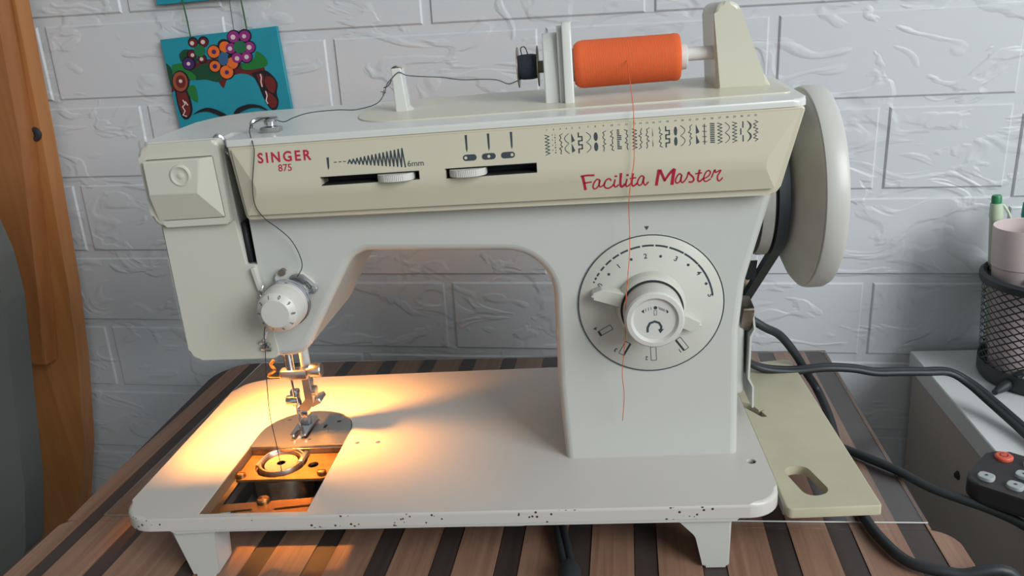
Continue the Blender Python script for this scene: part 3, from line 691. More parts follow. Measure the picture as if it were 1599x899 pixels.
# ---- cream motor plate beside the bed
bm = B()
pl_ = rpoly([(.3770, .0030), (.4265, .0045), (.4262, .1980), (.3770, .1900)], [.003, .002, .006, .003], 4)
prism(bm, pl_, .0362, .0305, 'z', .0008, 2); plate = obj('motor_plate', bm, CREAM3, MR)
bm = B(); hole = rpoly([(.3832, .0445), (.3975, .0470), (.4045, .0180), (.3905, .0130)], .0065, 6); prism(bm, hole, .05, .02, 'z'); cut(plate, bm)
bm = B(); prism(bm, [(.3765, .123), (.3860, .107), (.3895, .107), (.3875, .1145), (.3905, .1175), (.3860, .1165), (.3830, .126), (.3765, .130)], .05, .02, 'z'); cut(plate, bm)
bm = B(); box(bm, .3765, .3778, .01, .19, .028, .0345); obj('plate_hinge', bm, WHITE, MR)
# ---- needle plate and bobbin area
bm = B(); pts = [(.0494, .0795), (.1126, .0795), (.1126, .097)] + [(.081 + .0316 * math.cos(t * PI / 18), .097 + .0316 * math.sin(t * PI / 18)) for t in range(1, 18)] + [(.0494, .097)]
prism(bm, pts, .0419, .0398, 'z', .0003, 1); npl = obj('needle_plate', bm, STEEL, MR)
for a, c in (((.0625, .1150), (.0650, .1165)), ((.0995, .1100), (.1020, .1120)), ((.0920, .1020), (.0940, .1065)), ((.0745, .0860), (.0765, .0870)), ((.0865, .0860), (.0885, .0875))):
    bm = B(); flat(bm, [(a[0], a[1]), (c[0], a[1] + .0004), (c[0], c[1] + .0008), (a[0], c[1])], lambda u, v: Vector((u, v, .0420))); obj('plate_slot', bm, DARK, npl)
bm = B()
for k in range(4): stroke(bm, [(.0955 + .0028 * k, .0930 + .0035), (.0962 + .0028 * k, .0985)], .0005, lambda u, v: Vector((u, v, .04203)))
obj('gauge_lines', bm, CHROME, npl)
for x in (.0490, .1126):
    bm = B(); box(bm, x, x + .0004, .0040, .0790, .0335, .0414); obj('opening_edge', bm, mat('bare_edge', (.16, .10, .06), .5), MR)
# cavity walls and floor
bm = B(); prism(bm, [(.0492, .0042), (.1128, .0042), (.1128, .0115), (.0485, .0085)], .0356, .0343, 'z'); obj('front_ledge', bm, BRASS, MR)
bm = B(); prism(bm, [(.0491, .0040), (.1129, .0040), (.1129, .0300), (.0491, .0240)], .0343, .0323, 'z'); ld = obj('inner_ledge', bm, BRASS, MR)
for a, c, e, g2 in ((.0545, .0735, .0145, .0018), (.0870, .1085, .0170, .0022)):
    bm = B(); prism(bm, rpoly([(a, e), (c, e + .003), (c, e + .003 + g2), (a, e + g2 * 1.1)], .0007, 2), .05, .02, 'z'); cut(ld, bm)
bm = B(); prism(bm, [(.0480, .012), (.0530, .012), (.0530, .0790), (.0480, .0790)], .0345, .0325, 'z'); obj('side_ledge', bm, DSTEEL, MR)
bm = B(); prism(bm, [(.1090, .013), (.1140, .013), (.1140, .0790), (.1090, .0790)], .0345, .0325, 'z'); obj('side_ledge', bm, BRASS, MR)
bm = B(); box(bm, .050, .113, .0380, .078, .0120, .0135); obj('drip_pan', bm, mat('pan_grey', (.30, .29, .28), .4, .6), MR)
bm = B(); box(bm, .050, .113, .0785, .0805, .010, .0398); obj('cavity_back', bm, DSTEEL, MR)
bm = B()
HC = (.0745, .0665)
prism(bm, rpoly([(.0500, .0480), (.1095, .0475), (.1115, .0560), (.1130, .0790), (.0500, .0790)], [.004, .004, .002, 0, 0], 4), .0362, .0345, 'z', .0005, 1); hf = obj('hook_frame', bm, BRASS, MR)
bm = B(); lathe(bm, [(.0165, .02), (.0165, .05)], (HC[0], HC[1], 0), 'z', 32); cut(hf, bm)
bm = B(); lathe(bm, [(.0034, .02), (.0034, .05)], (.0965, .0640, 0), 'z', 20); cut(hf, bm)
for x, y in ((.0535, .0525), (.1055, .0530), (.0775, .0265)):
    zz_ = .0360 if y > .04 else .0328; k_ = 1.0 if y > .04 else 1.35
    bm = B(); lathe(bm, [(.0029 * k_, 0), (.0029 * k_, .0022 * k_), (.0024 * k_, .0028 * k_), (0, .0030 * k_)], (x, y, zz_), 'z', 20); sc = obj('screw', bm, BRASS, MR)
    bm = B(); box(bm, x - .0026 * k_, x + .0026 * k_, y - .0004, y + .0004, zz_ + .0022, zz_ + .0040); cut(sc, bm)
bm = B(); lathe(bm, [(.0182, .012), (.0182, .0335), (.0165, .0345), (.0155, .0345), (.0155, .0140), (0, .0140)], (HC[0], HC[1], 0), 'z', 40); obj('hook_race', bm, DSTEEL, MR)
bm = B(); lathe(bm, [(.0142, .020), (.0142, .0372), (.0136, .0384), (.0124, .0384), (.0118, .0374), (.0118, .0260), (0, .0260)], (HC[0], HC[1], 0), 'z', 40); bc = obj('bobbin_case', bm, DSTEEL, MR)
bm = B(); box(bm, HC[0] + .0120, HC[0] + .0150, HC[1] - .002, HC[1] + .011, .032, .0392, .0006); obj('case_latch', bm, STEEL, bc)
bm = B(); tube(bm, [(HC[0] - .0145, HC[1] - .0045, .0375), (HC[0] - .0105, HC[1] + .0095, .0385), (HC[0] + .003, HC[1] + .0142, .0390), (HC[0] + .0125, HC[1] + .0080, .0382)], .0011, 6); obj('case_spring', bm, STEEL, bc)
# ---- needle bar and presser foot
NX, NY = .0775, .100
bm = B(); lathe(bm, [(.0030, .0850), (.0030, .190)], (NX, NY, 0), 'z', 16); nb = obj('needle_bar', bm, CHROME, MR)
bm = B(); box(bm, .0705, .0892, NY - .0040, NY + .0040, .0808, .0878, .0012); obj('needle_clamp', bm, STEEL, nb)
bm = B(); lathe(bm, [(.0018, .0885), (.0018, .0912), (.0046, .0914), (.0048, .0922), (.0048, .0978), (.0042, .0988), (0, .0988)], (0, NY, .0862), 'x', 20); obj('clamp_screw', bm, STEEL, nb)
bm = B(); lathe(bm, [(.0008, .0808), (.0008, .060), (.0006, .048), (0, .0450)], (NX, NY - .001, 0), 'z', 8); obj('needle', bm, CHROME, nb)
bm = B(); tube(bm, [(.0690, .097, .0960), (.0665, .096, .0930), (.0690, .095, .0900), (.0660, .096, .0870), (.0640, .096, .0850), (.0720, .096, .0845)], .0011, 6); obj('needle_thread_guide', bm, BRASS, nb)
bm = B(); lathe(bm, [(.0032, .075), (.0032, .190)], (.0858, .107, 0), 'z', 16); pb = obj('presser_bar', bm, KNOB, MR)
bm = B(); prism(bm, rpoly([(.0835, .0805), (.0890, .0805), (.0890, .0620), (.0850, .0560), (.0790, .0560), (.0790, .0600), (.0835, .0640)], .0012, 3), .1005, .1070, 'y', .0005, 2); obj('foot_shank', bm, STEEL, pb)
bm = B(); box(bm, .0740, .0800, .0990, .1050, .0600, .0720, .0015); obj('shank_block', bm, CHROME, pb)
bm = B(); lathe(bm, [(.0015, .0885), (.0034, .0888), (.0034, .0915), (0, .0920)], (0, .1035, .0700), 'x', 14); obj('shank_screw', bm, STEEL, pb)
bm = B(); lathe(bm, [(.0032, .0715), (.0034, .0722), (.0034, .0790)], (0, .100, .0650), 'x', 14); obj('hinge_barrel', bm, CHROME, pb)
bm = B(); prism(bm, rpoly([(.0740, .0885), (.0768, .0880), (.0775, .0975), (.0800, .0975), (.0802, .0885), (.0845, .0890), (.0850, .1160), (.0735, .1160)], [.001, .001, 0, 0, .001, .001, .002, .002], 3), .0452, .0434, 'z', .0003, 1); ft_ = obj('presser_foot', bm, CHROME, pb)
bm = B(); box(bm, .0755, .0835, .1010, .1075, .0450, .0570, .0010); obj('foot_block', bm, CHROME, ft_)
bm = B(); prism(bm, rpoly([(.0840, .0600), (.0910, .0625), (.0925, .0590), (.0850, .0555)], .001, 3), .1060, .1180, 'y', .0005, 1); obj('foot_lever', bm, STEEL, pb)
bm = B(); tube(bm, [(.0930, .0545, .1390), (.0895, .0515, .1345), (.0865, .0500, .1290), (.0858, .0490, .1265)], .0008, 6); tube(bm, [(.0840, .049, .1275), (.0890, .049, .1258), (.0845, .0485, .1240), (.0900, .049, .1228)], .0011, 6); obj('thread_spring', bm, CHROME, MR)
# ---- sewing lamp inside the head
BULB = mat('lit_bulb', (1, .8, .5), .4, emit=(1.0, .37, .06), estr=3000)
bm = B(); lathe(bm, [(0, -.0080), (.0040, -.0068), (.0068, -.0030), (.0072, .0010), (.0058, .0050), (.0040, .0080)], (.0520, .0960, .1430), 'z', 14); lamp = obj('sewing_bulb', bm, BULB, MR)
bm = B(); lathe(bm, [(.0050, 0), (.0060, .002), (.0060, .021), (0, .021)], (.0520, .0960, .1505), 'z', 18); obj('bulb_socket', bm, DSTEEL, MR)
bm = B(); prism(bm, [(.0430, .1180), (.0680, .1180), (.0680, .1715), (.0430, .1715)], .0850, .0862, 'y'); prism(bm, [(.0860, .1270), (.1090, .1270), (.1090, .1715), (.0860, .1715)], .0668, .0680, 'x'); prism(bm, [(.0430, .1245), (.0680, .1245), (.0680, .1715), (.0430, .1715)], .1090, .1102, 'y'); obj('lamp_shield', bm, DSTEEL, MR)  # unseen plates, added and trimmed to shape the bulb's pool on the bed

# ================================================================== SPOOL, BOBBINS, THREADS
def thread_mat(name, color):
    m = mat(name, color, .75); nt = m.node_tree; b = nt.nodes['Principled BSDF']; L = nt.links.new
    tc = nt.nodes.new('ShaderNodeTexCoord'); mp = nt.nodes.new('ShaderNodeMapping'); mp.inputs['Rotation'].default_value = (0, 0, 0); L(tc.outputs['Object'], mp.inputs[0])
    wv = nt.nodes.new('ShaderNodeTexWave'); wv.inputs['Scale'].default_value = 520; wv.inputs['Distortion'].default_value = 1.6; wv.inputs['Detail Scale'].default_value = 3; wv.inputs['Detail'].default_value = 2; L(mp.outputs[0], wv.inputs['Vector'])
    bp = nt.nodes.new('ShaderNodeBump'); bp.inputs['Strength'].default_value = .45; bp.inputs['Distance'].default_value = .0004; L(wv.outputs['Fac'], bp.inputs['Height']); L(bp.outputs[0], b.inputs['Normal'])
    return m
OR = thread_mat('orange_thread', (.72, .115, .025))
sp = thing('thread_spool', 'bright orange thread spool lying on the machine top', 'thread spool'); sp.matrix_world = RMW @ Matrix.Translation((.3055, SA[0], SA[1] - .0005))
bm = B(); lathe(bm, [(.0105, -.0296), (.0120, -.0282), (.0130, -.0262), (.0130, -.0255), (.0132, -.0245), (.0128, .0245), (.0130, .0262), (.0128, .0285), (.0118, .0296), (.0100, .0298)], (0, 0, 0), 'x', 44); wnd = obj('thread_winding', bm, OR, sp)
bm = B(); lathe(bm, [(.0038, -.0302), (.0090, -.0302), (.0092, -.0290), (.0075, .0), (.0072, .0305), (.0070, .0330), (.0060, .0338), (.0038, .0338)], (0, 0, 0), 'x', 28); obj('spool_core', bm, mat('spool_white', (.60, .58, .56), .5), sp)
tail = [(.3049, SA[0] - .0127, .2690), (.3048, .0600, .2590), (.3047, .0405, .2490), (.3046, .0385, .2410), (.3040, .0350, .2230), (.3022, .0352, .2130), (.3008, .0395, .1985), (.3005, .0395, .1760), (.2985, .0365, .1580), (.2962, .0300, .1410), (.2958, .0300, .1270), (.2938, .0360, .1050), (.2945, .0400, .0890), (.2932, .0450, .0700)]
bm = B(); tube(bm, [(x - .3055, y - SA[0], z - SA[1] + .0005) for x, y, z in tail], .00022, 5, 5); obj('loose_thread', bm, OR, sp)
def bobbin(name, label, center, axis_rot, thm, flm):
    t = thing(name, label, 'bobbin'); t.matrix_world = RMW @ Matrix.Translation(center) @ axis_rot
    for s_ in (-1, 1):
        bm = B(); lathe(bm, [(.0036, s_ * .0054), (.0112, s_ * .0054), (.0114, s_ * .0057), (.0112, s_ * .0060), (.0036, s_ * .0060)], (0, 0, 0), 'z', 32); obj('flange', bm, flm, t)
    bm = B(); lathe(bm, [(.0037, -.0054), (.0066, -.0053), (.0070, -.0030), (.0071, .0020), (.0066, .0053), (.0037, .0054)], (0, 0, 0), 'z', 28); obj('thread_winding', bm, thm, t)
    return t
NAVY = thread_mat('navy_thread', (.012, .020, .032))
RX = Matrix.Rotation(PI / 2, 4, 'Y')
bb = bobbin('bobbin', 'metal bobbin of dark navy thread on the winder beside the orange spool', (.2497, SA[0], SA[1] + .0005), RX, NAVY, DSTEEL)
bm = B(); tube(bm, [(-.0060, -.001, -.003), (-.0105, -.001, -.0035), (-.0108, -.001, -.001), (-.0062, -.001, .0005)], .0003, 5, 6); obj('thread_loop', bm, NAVY, bb)
b2 = thing('bobbin', 'small bobbin of copper coloured thread inside the open hook', 'bobbin'); b2.matrix_world = RMW @ Matrix.Translation((HC[0], HC[1], .0315))
COPP = mat('copper_thread', (.50, .20, .09), .4, .2)
for z in (-.0050, .0046):
    bm = B(); lathe(bm, [(.0030, z), (.0105, z), (.0107, z + .0004), (.0105, z + .0008), (.0030, z + .0008)], (0, 0, 0), 'z', 32); obj('flange', bm, CHROME if z < 0 else mat('clear_flange', (.62, .42, .30), .2, .5), b2)
bm = B(); lathe(bm, [(.0028, -.005), (.0085, -.005), (.0088, .0044), (.0028, .0054)], (0, 0, 0), 'z', 28); obj('thread_winding', bm, COPP, b2)
# upper black thread from the bobbin over the post, guide, dial to the needle plate
UP = [(.2450, .0985, .2625), (.2400, .0990, .2608), (.2370, .0990, .2606), (.2310, .0990, .2632), (.2220, .0985, .2642), (.2110, .0980, .2648), (.1990, .0970, .2672), (.1900, .0965, .2682), (.1800, .0950, .2698), (.1760, .0930, .2720), (.1715, .0935, .2690), (.1680, .0930, .2655), (.1655, .0930, .2600), (.1610, .0900, .2555), (.1500, .0860, .2535), (.1400, .0820, .2545), (.1270, .0740, .2548), (.1200, .0660, .2535), (.1150, .0620, .2520), (.1080, .0585, .2552), (.1000, .0550, .2525), (.1010, .0480, .2490), (.1050, .0400, .2435), (.1052, .0385, .2380), (.1020, .0365, .2220), (.1012, .0375, .2110), (.1040, .0405, .2030), (.1090, .0430, .1970), (.1140, .0465, .1890), (.1175, .0465, .1800), (.1180, .0460, .1730), (.1150, .0440, .1680)]
TH = thing('thread', 'thin black thread strung from the navy bobbin over the post down to the tension dial', 'thread'); TH.matrix_world = RMW
bm = B(); tube(bm, UP, .00026, 5, 5); obj('upper_run', bm, BLACKTH, TH)
bm = B(); tube(bm, [(.1660, .0930, .2640), (.1690, .0926, .2650), (.1712, .0930, .2680)], .0003, 5, 4); tube(bm, [(.1640, .0930, .2620), (.1672, .0925, .2612)], .0002, 5, 3); tube(bm, [(.1650, .0930, .2602), (.1662, .0925, .2630)], .0002, 5, 3); obj('knot', bm, BLACKTH, TH)
LW_ = [(.0965, .0385, .1450), (.0905, .0430, .1370), (.0868, .0480, .1240), (.0852, .0480, .1140), (.0835, .0480, .1000), (.0818, .0480, .0810), (.0820, .0485, .0620), (.0805, .0520, .0420), (.0790, .0540, .0385)]
bm = B(); tube(bm, LW_, .00026, 5, 5); lo = obj('hanging_thread', bm, BLACKTH, None); lo.matrix_world = RMW
tag(lo, 'thin dark thread hanging from the tension dial into the bobbin opening', 'thread')

# ================================================================== CORDS
def cord(name, label, pts, r, double=False):
    bm = B()
    if double:
        for s_ in (-1, 1): tube(bm, pts, r, 8, 8, s_ * r * .85)
    else: tube(bm, pts, r, 10, 8)
    o = obj(name, bm, RUBBER, None, 60); return tag(o, label, 'cord')
def mw(x, y, z): v = RMW @ Vector((x, y, z)); return (v.x, v.y, v.z)
cord('power_cord', 'black cord arching out of the motor and dropping behind the cream plate', [mw(.3740, .168, .085), mw(.3850, .166, .0850), (.3905, .190, .0745), (.4030, .200, .0640), (.4145, .205, .0480), (.4260, .213, .0270), (.4350, .217, .0110), (.4370, .190, .0045), (.4330, .150, .0042), (.4280, .100, .0042), (.4275, .069, .0042), (.4310, .044, .0042), (.4400, .0230, .0042), (.4600, .0140, .0045), (.49, .012, .0), (.505, .01, -.10)], .0031)
cord('power_cord', 'thick twin black cord running right from the motor over the white cabinet', [mw(.3740, .165, .066), (.3840, .196, .0430), (.4092, .200, .0362), (.4361, .202, .0372), (.4560, .204, .0350), (.4718, .206, .0310), (.4900, .210, .0290), (.5080, .212, .0278), (.5270, .216, .0250), (.5400, .210, .0180), (.5490, .195, .0110), (.5560, .172, .0060), (.5600, .150, .0040), (.5700, .110, .0045), (.60, .06, .004), (.66, .03, .0035)], .0026, True)
cord('power_cord', 'black cord emerging under the cream plate towards the remote control', [(.3980, .180, .0040), (.4200, .160, .0038), (.4399, .1387, .0040), (.4600, .1170, .0040), (.4760, .1010, .0010), (.4900, .0920, -.0010), (.5050, .0830, -.0030), (.5180, .0700, -.0050), (.5280, .0520, -.0090), (.5300, .020, -.03), (.530, .0, -.10)], .0030)
pc = cord('power_cord', 'twin black cord leading forward from beneath the machine bed', [(.2380, .120, .0045), (.2440, .090, .0045), (.2500, .052, .0045), (.2555, .0260, .0045), (.2585, .0100, .0045)], .0024, True)
bm = B(); tube(bm, [(.2582, .0130, .0062), (.2592, .0060, .0068), (.2610, -.020, .0070), (.2640, -.045, .0070)], lambda t: .0035 + .0028 * min(1, t * 4), 12, 5); obj('plug', bm, RUBBER, pc)

# ================================================================== RIGHT SIDE: CABINET AND DESK ITEMS
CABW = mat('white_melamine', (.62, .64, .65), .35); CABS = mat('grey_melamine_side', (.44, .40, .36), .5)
cab = thing('white_cabinet', 'white melamine cabinet standing against the wall at the right', 'cabinet', (.80, .11, -.76))
bm = B(); box(bm, -.267, -.06, -.20, .206, .7425, .7590, .0008, 1); obj('top_board', bm, CABW, cab)
bm = B(); box(bm, -.264, -.248, -.195, .204, 0, .7425); sd = obj('side_panel', bm, CABS, cab)
bm = B(); lathe(bm, [(.0018, 0), (.0035, .002), (.0035, .0035), (0, .0035)], (-.2665, .095, .705), 'x', 12); obj('fitting_hole', bm, DARK, sd)
bm = B(); box(bm, -.078, -.062, -.195, .204, 0, .7425); obj('side_panel', bm, CABS, cab)
bm = B(); box(bm, -.248, -.078, .196, .204, 0, .7425); obj('back_panel', bm, CABS, cab)
bm = B(); box(bm, -.246, -.080, -.205, -.195, .02, .735, .001, 1); obj('door', bm, CABW, cab)
# wire mesh cup
CUPR, CUPH, CX, CY = .051, .083, .6170, .2620
cup = thing('mesh_pen_cup', 'black wire mesh pen holder standing on the white cabinet', 'pen holder', (CX, CY, -.001))
bm = B(); nA, nR = 64, 26; vs = {}
for j in range(nR + 1):
    for i in range(nA):
        if (i + j) % 2 == 0: a = 2 * PI * i / nA; rr = CUPR * (.93 + .07 * j / nR); vs[(i, j)] = bm.verts.new((rr * math.cos(a), rr * math.sin(a), .006 + (CUPH - .008) * j / nR))
for j in range(0, nR - 1):
    for i in range(nA):
        if (i + j) % 2 == 0: bm.faces.new((vs[(i, j)], vs[((i + 1) % nA, j + 1)], vs[(i, j + 2)], vs[((i - 1) % nA, j + 1)]))
bmesh.ops.wireframe(bm, faces=list(bm.faces), thickness=.0011, use_replace=True, use_even_offset=True)
MESHM = mat('black_wire', (.022, .026, .030), .45)
obj('mesh_wall', bm, MESHM, cup)
bm = B(); lathe(bm, [(CUPR - .0022, CUPH - .003), (CUPR - .0028, CUPH), (CUPR, CUPH + .0022), (CUPR + .0024, CUPH), (CUPR + .0022, CUPH - .005), (CUPR - .0005, CUPH - .006)], (0, 0, 0), 'z', 48); obj('rim', bm, MESHM, cup)
bm = B(); lathe(bm, [(0, 0), (CUPR * .92, 0), (CUPR * .955, .003), (CUPR * .955, .014), (CUPR * .93, .014), (CUPR * .92, .003), (0, .002)], (0, 0, 0), 'z', 48); obj('base', bm, MESHM, cup)
PINK = mat('pale_pink_plastic', (.60, .50, .50), .4)
pk = thing('pink_cup', 'pale pink plastic cup standing in the black mesh pen holder', 'cup', (.5945, .2640, .0012)); pk.rotation_euler = (0, -.03, 0)
bm = B(); lathe(bm, [(0, 0), (.0190, 0), (.0205, .05), (.0218, .088), (.0219, .0885), (.0212, .0890), (.0226, .0900), (.0230, .1180), (.0226, .1200), (.0216, .1195), (.0212, .09), (.0196, .003), (0, .003)], (0, 0, 0), 'z', 40); obj('cup_body', bm, PINK, pk)
bm = B(); prism(bm, rpoly([(-.010, .0810), (.009, .0790), (.012, .0840), (-.007, .0860)], .002, 3), -.0224, -.0208, 'y'); obj('cup_band', bm, mat('grey_band', (.38, .33, .33), .5), pk)
def pen(name, label, x, y, c1, c2, top, lean):
    t = thing(name, label, 'pen', (x, y, .004)); t.rotation_euler = (0, lean, 0)
    bm = B(); lathe(bm, [(0, 0), (.0030, .004), (.0046, .012), (.0046, top - .014), (.0050, top - .012), (.0044, top - .002), (0, top - .002)], (0, 0, 0), 'z', 20); obj('barrel', bm, c1, t)
    bm = B(); lathe(bm, [(.0036, top - .003), (.0036, top + .003), (.0030, top + .0042), (0, top + .0044)], (0, 0, 0), 'z', 18); obj('end_button', bm, c2, t)
    bm = B(); tube(bm, [(.0040, -.001, top - .003), (.0080, -.0015, top - .010), (.0100, -.002, top - .018), (.0100, -.002, top - .034)], .0012, 6, 4); obj('clip', bm, c1, t)
GRN = mat('pale_green_plastic', (.50, .60, .45), .35); DGR = mat('dark_green_plastic', (.02, .20, .08), .4); TEAL = mat('teal_plastic', (.02, .26, .22), .4)
pen('green_pen', 'pale green pen with dark green button behind the pink cup', .5880, .2920, GRN, DGR, .1305, -.07)
pen('teal_pen', 'teal pen at the right edge behind the pink cup', .6060, .2935, TEAL, TEAL, .1290, -.02)
bm = B(); tube(bm, [(.592, .2150, .0115), (.5800, .2080, .0060), (.5700, .2010, .0035), (.5640, .1960, .0030)], lambda t: .0022 + .0022 * max(0, 1 - abs(t - .45) * 2.2), 10, 5)
pg = obj('cable_end', bm, RUBBER); tag(pg, 'short black cable end with strain relief in front of the mesh pen holder', 'cable')
pg.location = (.0, .03, 0)
# remote control
RC = thing('remote_control', 'black remote control with red and grey buttons overhanging the cabinet edge', 'remote control', (.5525, .0724, .0003), math.radians(-40))
bm = B(); prism(bm, rpoly([(-.060, -.025), (.060, -.025), (.060, .025), (-.060, .025)], .010, 6), .0120, 0, 'z', .0020, 3, True); obj('case', bm, mat('black_remote', (.022, .022, .024), .45), RC)
GREYB = mat('grey_rubber_button', (.34, .37, .38), .5); REDB = mat('red_rubber_button', (.62, .10, .06), .5)
for i in range(7):
    for j in range(3):
        if i == 0 and j == 1: continue
        red = (i == 0 and j == 2)
        x, y = -.0500 + i * .0155 + (0 if j != 1 else .000), -.0150 + j * .0150
        bm = B()
        if red: lathe(bm, [(.0052, 0), (.0052, .0016), (.0044, .0024), (0, .0026)], (x, y, .0118), 'z', 20)
        else: prism(bm, rpoly([(x - .0045, y - .0040), (x + .0045, y - .0040), (x + .0045, y + .0040), (x - .0045, y + .0040)], .0030, 4), .0142, .0118, 'z', .0006, 2)
        bt = obj('button', bm, REDB if red else GREYB, RC)
        if red: bt['label'] = 'red power button'
        bm = B()
        if red:
            for k in range(14): a, c = PI * .65 + k * PI * .12, PI * .65 + (k + 1) * PI * .12; stroke(bm, [(x + .0022 * math.cos(a), y + .0022 * math.sin(a)), (x + .0022 * math.cos(c), y + .0022 * math.sin(c))], .0005, lambda u, v: Vector((u, v, .01445)))
        else: disc2(bm, x, y, .0012, lambda u, v: Vector((u, v, .0143)), 4)
        obj('button_symbol', bm, mat('symbol_dark', (.05, .03, .03), .6) if red else PRINT, bt)

# ================================================================== LEFT SIDE
ORW = wood('orange_varnished_wood', (.43, .185, .060), (.34, .135, .042), .38, 2, .5, .05)
ORW2 = wood('darker_varnished_wood', (.34, .135, .045), (.26, .095, .030), .38, 2, .5, .05)
wf = thing('wooden_frame', 'orange varnished wooden upright leaning against the brick wall at left', 'wooden frame', (-.30, .325, -.76))
ox, oz = .30, .76
def board(name, m, pts, y0, y1):
    bm = B(); prism(bm, [(x + ox, z + oz) for x, z in pts], y0 - .325, y1 - .325, 'y', .0025, 2, True); return obj(name, bm, m, wf, 60)
rightA = [(-.215, .62), (-.2270, .3476), (-.2361, .222), (-.2497, .081), (-.2615, 0), (-.2815, -.098), (-.3078, -.169), (-.345, -.40), (-.36, -.76)]
leftA = [(-.44, -.76), (-.42, -.40), (-.385, -.169), (-.3467, -.129), (-.330, -.05), (-.3137, .049), (-.2999, .1693), (-.292, .3476), (-.285, .62)]
board('upright', ORW, rightA + leftA, .322, .340)
rightB = [(-.217, .62), (-.2297, .3471), (-.2420, .225), (-.2690, .0686), (-.2801, .0092)]
leftB = [(-.3013, .0096), (-.300, .0686), (-.295, .1693), (-.288, .3476), (-.28, .62)]
board('front_board', ORW2, rightB + leftB, .3010, .3215)
bm = B(); lathe(bm, [(.0058, .001), (.0066, -.0010), (.0058, -.0032), (.0030, -.0036), (.0022, -.0024), (0, -.0024)], (-.2410 + ox, .322 - .325, .2320 + oz), 'y', 24); obj('screw_cap', bm, mat('black_cap', (.018, .020, .028), .45), wf)
GREYP = mat('grey_green_plastic', (.10, .105, .10), .5)
pts = rpoly([(-.2370, .140), (-.2385, .100), (-.2500, .042), (-.2675, -.049), (-.2740, -.085), (-.2942, -.156), (-.330, -.190), (-.46, -.20), (-.46, .19), (-.2440, .182)], [.02, .02, .02, .03, .02, .03, .03, .02, .02, .012], 4)
bm = B(); prism(bm, [(x + .36, z + .20) for x, z in pts], -.012, .014, 'y', .006, 3, True)
gp = obj('backrest_panel', bm, GREYP); gp.location = (-.36, .240, -.20)
gp_root = thing('grey_chair', 'dark grey green curved chair back in front of the wooden upright', 'chair', (-.36, .24, -.76))
gp.parent = gp_root; gp.location = (0, 0, .56)
bm = B(); box(bm, -.03, .03, -.008, .012, 0, .58, .004); obj('support', bm, GREYP, gp_root)
bm = B(); box(bm, -.10, .10, -.05, .05, 0, .02, .006); obj('foot', bm, GREYP, gp_root)

# hanging painted plaques
def plaque(name, label, u0, vtop, size, rot, yoff):
    t = thing(name, label, 'picture'); t.matrix_world = WM @ Matrix.Translation((u0, yoff, vtop)) @ Matrix.Rotation(-rot, 4, 'Y')
    bm = B(); box(bm, 0, size, -.0020, .0020, -size, 0, .0004, 1); obj('plaque', bm, mat('teal_paint', (.010, .245, .330), .45, var=.06, vscale=40), t); return t
p1 = plaque('painted_plaque', 'teal plaque painted with flower crown and eyebrows hanging behind the machine', -.1189, .3013, .112, math.radians(3.2), -.0045)
p2 = plaque('painted_plaque', 'plain teal plaque edge cut off at the top of the picture', -.1190, .3307 + .112, .1125, math.radians(1.6), -.0045)
E1, E2 = Vector((810, -88)), Vector((99, 604)); DT = E1.x * E2.y - E1.y * E2.x
def im(zx, zy):
    d = Vector((zx - 70, zy - 268)); s_ = (d.x * E2.y - d.y * E2.x) / DT; t_ = (E1.x * d.y - E1.y * d.x) / DT
    return s_ * .112, -t_ * .0749
LAY = [0]
def paintlayer(): LAY[0] += 1; d = -.0020 - .00006 * LAY[0]; return lambda zx, zy: Vector((im(zx, zy)[0], d, im(zx, zy)[1]))
PC = lambda n, c: mat(n, c, .45)
DKG, GR, BRN, BLK = PC('leaf_dark', (.004, .055, .022)), PC('leaf_green', (.01, .16, .03)), PC('braid_brown', (.13, .014, .012)), PC('outline_black', (.008, .006, .010))
WHT, ORG, PUR, MAR = PC('dot_white', (.65, .50, .50), ), PC('petal_orange', (.70, .14, .02)), PC('petal_purple', (.24, .02, .18)), PC('petal_maroon', (.12, .008, .010))
BLU, INDG, TEALD, ROSE = PC('centre_blue', (.03, .10, .22)), PC('petal_indigo', (.05, .015, .12)), PC('centre_green', (.01, .13, .05)), PC('rose_brown', (.28, .07, .03))
def blobs(name, m, lst):
    mp = paintlayer()
    for e in lst:
        bm = B(); disc2(bm, e[0], e[1], e[2], mp, 18, e[3] if len(e) > 3 else None); obj(name, bm, m, p1)
def poly(name, m, lst):
    mp = paintlayer()
    for pts in lst: bm = B(); flat(bm, curve2(pts + [pts[0]], 4)[:-1], mp); obj(name, bm, m, p1)
poly('hair_band', MAR, [[(130, 640), (250, 560), (330, 540), (400, 530), (460, 555), (502, 605), (530, 545), (590, 510), (660, 505), (720, 535), (770, 600), (800, 500), (760, 440), (600, 430), (430, 400), (300, 440), (150, 540)]])
poly('braid', BLK, [[(150, 600), (230, 610), (262, 680), (272, 770), (240, 828), (195, 820), (165, 720)], [(700, 500), (790, 480), (840, 510), (880, 570), (872, 640), (885, 700), (865, 755), (820, 745), (775, 660), (745, 580)]])
poly('braid', BRN, [[(165, 630), (225, 625), (250, 700), (255, 775), (228, 815), (195, 780), (172, 700)], [(735, 510), (780, 505), (785, 560), (772, 600), (755, 570)], [(800, 520), (845, 530), (868, 580), (850, 640), (810, 610), (790, 560)], [(790, 620), (840, 650), (875, 700), (850, 745), (815, 720)]])
poly('leaf', DKG, [[(200, 370), (240, 335), (300, 350), (330, 420), (280, 440), (215, 420)], [(300, 470), (400, 430), (500, 480), (480, 560), (380, 545), (300, 545), (250, 500)], [(105, 430), (140, 470), (150, 560), (130, 600), (112, 510)], [(610, 460), (690, 410), (730, 460), (690, 480)]])
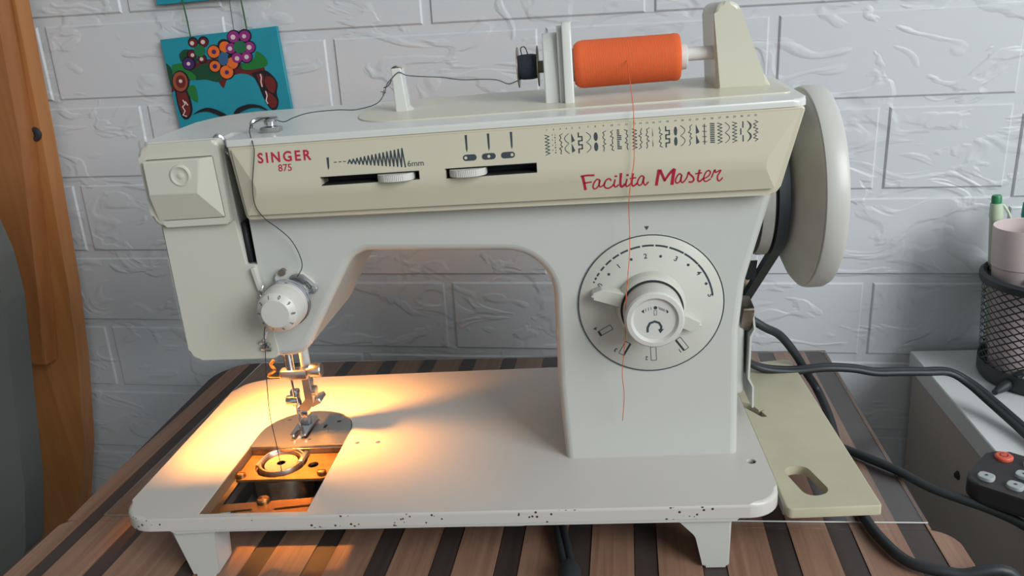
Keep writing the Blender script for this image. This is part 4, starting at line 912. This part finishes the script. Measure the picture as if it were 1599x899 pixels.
poly('leaf', GR, [[(145, 445), (210, 430), (250, 470), (310, 520), (290, 550), (200, 520), (150, 500)], [(240, 600), (300, 590), (316, 705), (262, 670)], [(630, 440), (720, 400), (740, 350), (800, 390), (812, 445), (740, 470), (650, 475)]])
blobs('flower', BLK, [(305, 285, 36), (378, 282, 38), (290, 370, 36), (362, 400, 34), (268, 432, 50), (200, 560, 64, 80), (590, 250, 48), (665, 245, 48), (568, 328, 46), (694, 322, 46), (606, 392, 44), (672, 388, 44), (448, 352, 50), (450, 452, 46), (532, 492, 54), (575, 420, 54), (520, 310, 46)])
blobs('flower_petal', MAR, [(305, 290, 29), (378, 286, 30), (294, 370, 28), (360, 400, 26)])
blobs('flower_petal', ORG, [(446, 352, 42), (450, 452, 38), (530, 492, 46), (572, 430, 40), (525, 318, 38)])
blobs('flower_petal', PUR, [(588, 250, 40), (665, 245, 38), (566, 328, 36), (694, 322, 38), (606, 394, 36), (672, 388, 36)])
blobs('flower_petal', INDG, [(266, 434, 40), (448, 352, 16), (450, 452, 16), (532, 494, 15)])
blobs('rose', ROSE, [(198, 560, 54, 70)])
blobs('rose_heart', BRN, [(202, 560, 36, 46)])
blobs('flower_centre', TEALD, [(350, 345, 40), (630, 320, 44)])
blobs('flower_centre', BLU, [(512, 402, 36, 44)])
blobs('petal_dot', WHT, [(300, 292, 15), (376, 284, 15), (298, 374, 13), (360, 402, 13), (266, 434, 13), (202, 556, 13), (586, 252, 17), (662, 247, 14), (562, 330, 15), (694, 322, 17), (608, 398, 16), (674, 388, 16)])
poly('eyebrow', BLK, [[(270, 800), (330, 760), (390, 745), (460, 765), (520, 800), (505, 822), (440, 790), (380, 772), (320, 780)], [(570, 780), (600, 745), (680, 718), (760, 728), (820, 770), (760, 745), (690, 745), (620, 775), (580, 805)]])
mp = paintlayer()
for pts in ([(765, 505), (772, 530), (768, 560), (776, 595)], [(798, 625), (808, 655), (800, 690), (812, 715)], [(210, 690), (225, 720), (205, 740), (222, 770), (205, 800), (232, 810)], [(225, 700), (245, 730)]): bm = B(); stroke(bm, pts, 9, mp); obj('braid_highlight', bm, WHT, p1)
TW = mat('green_twine', (.03, .10, .035), .9)
for (a, c), wd in ((((-.0906, .336), (-.0885, .302)), 'left'), (((-.0364, .336), (-.0345, .3055)), 'right')):
    bm = B(); tube(bm, [(a[0], -.0070, a[1]), ((a[0] + c[0]) / 2, -.0066, (a[1] + c[1]) / 2), (c[0], -.0070, c[1])], .0007, 6, 4); o = obj('twine', bm, TW); o.matrix_world = WM
    tag(o, 'green twine joining the two teal plaques at %s' % wd, 'twine', 'twine of the plaques')
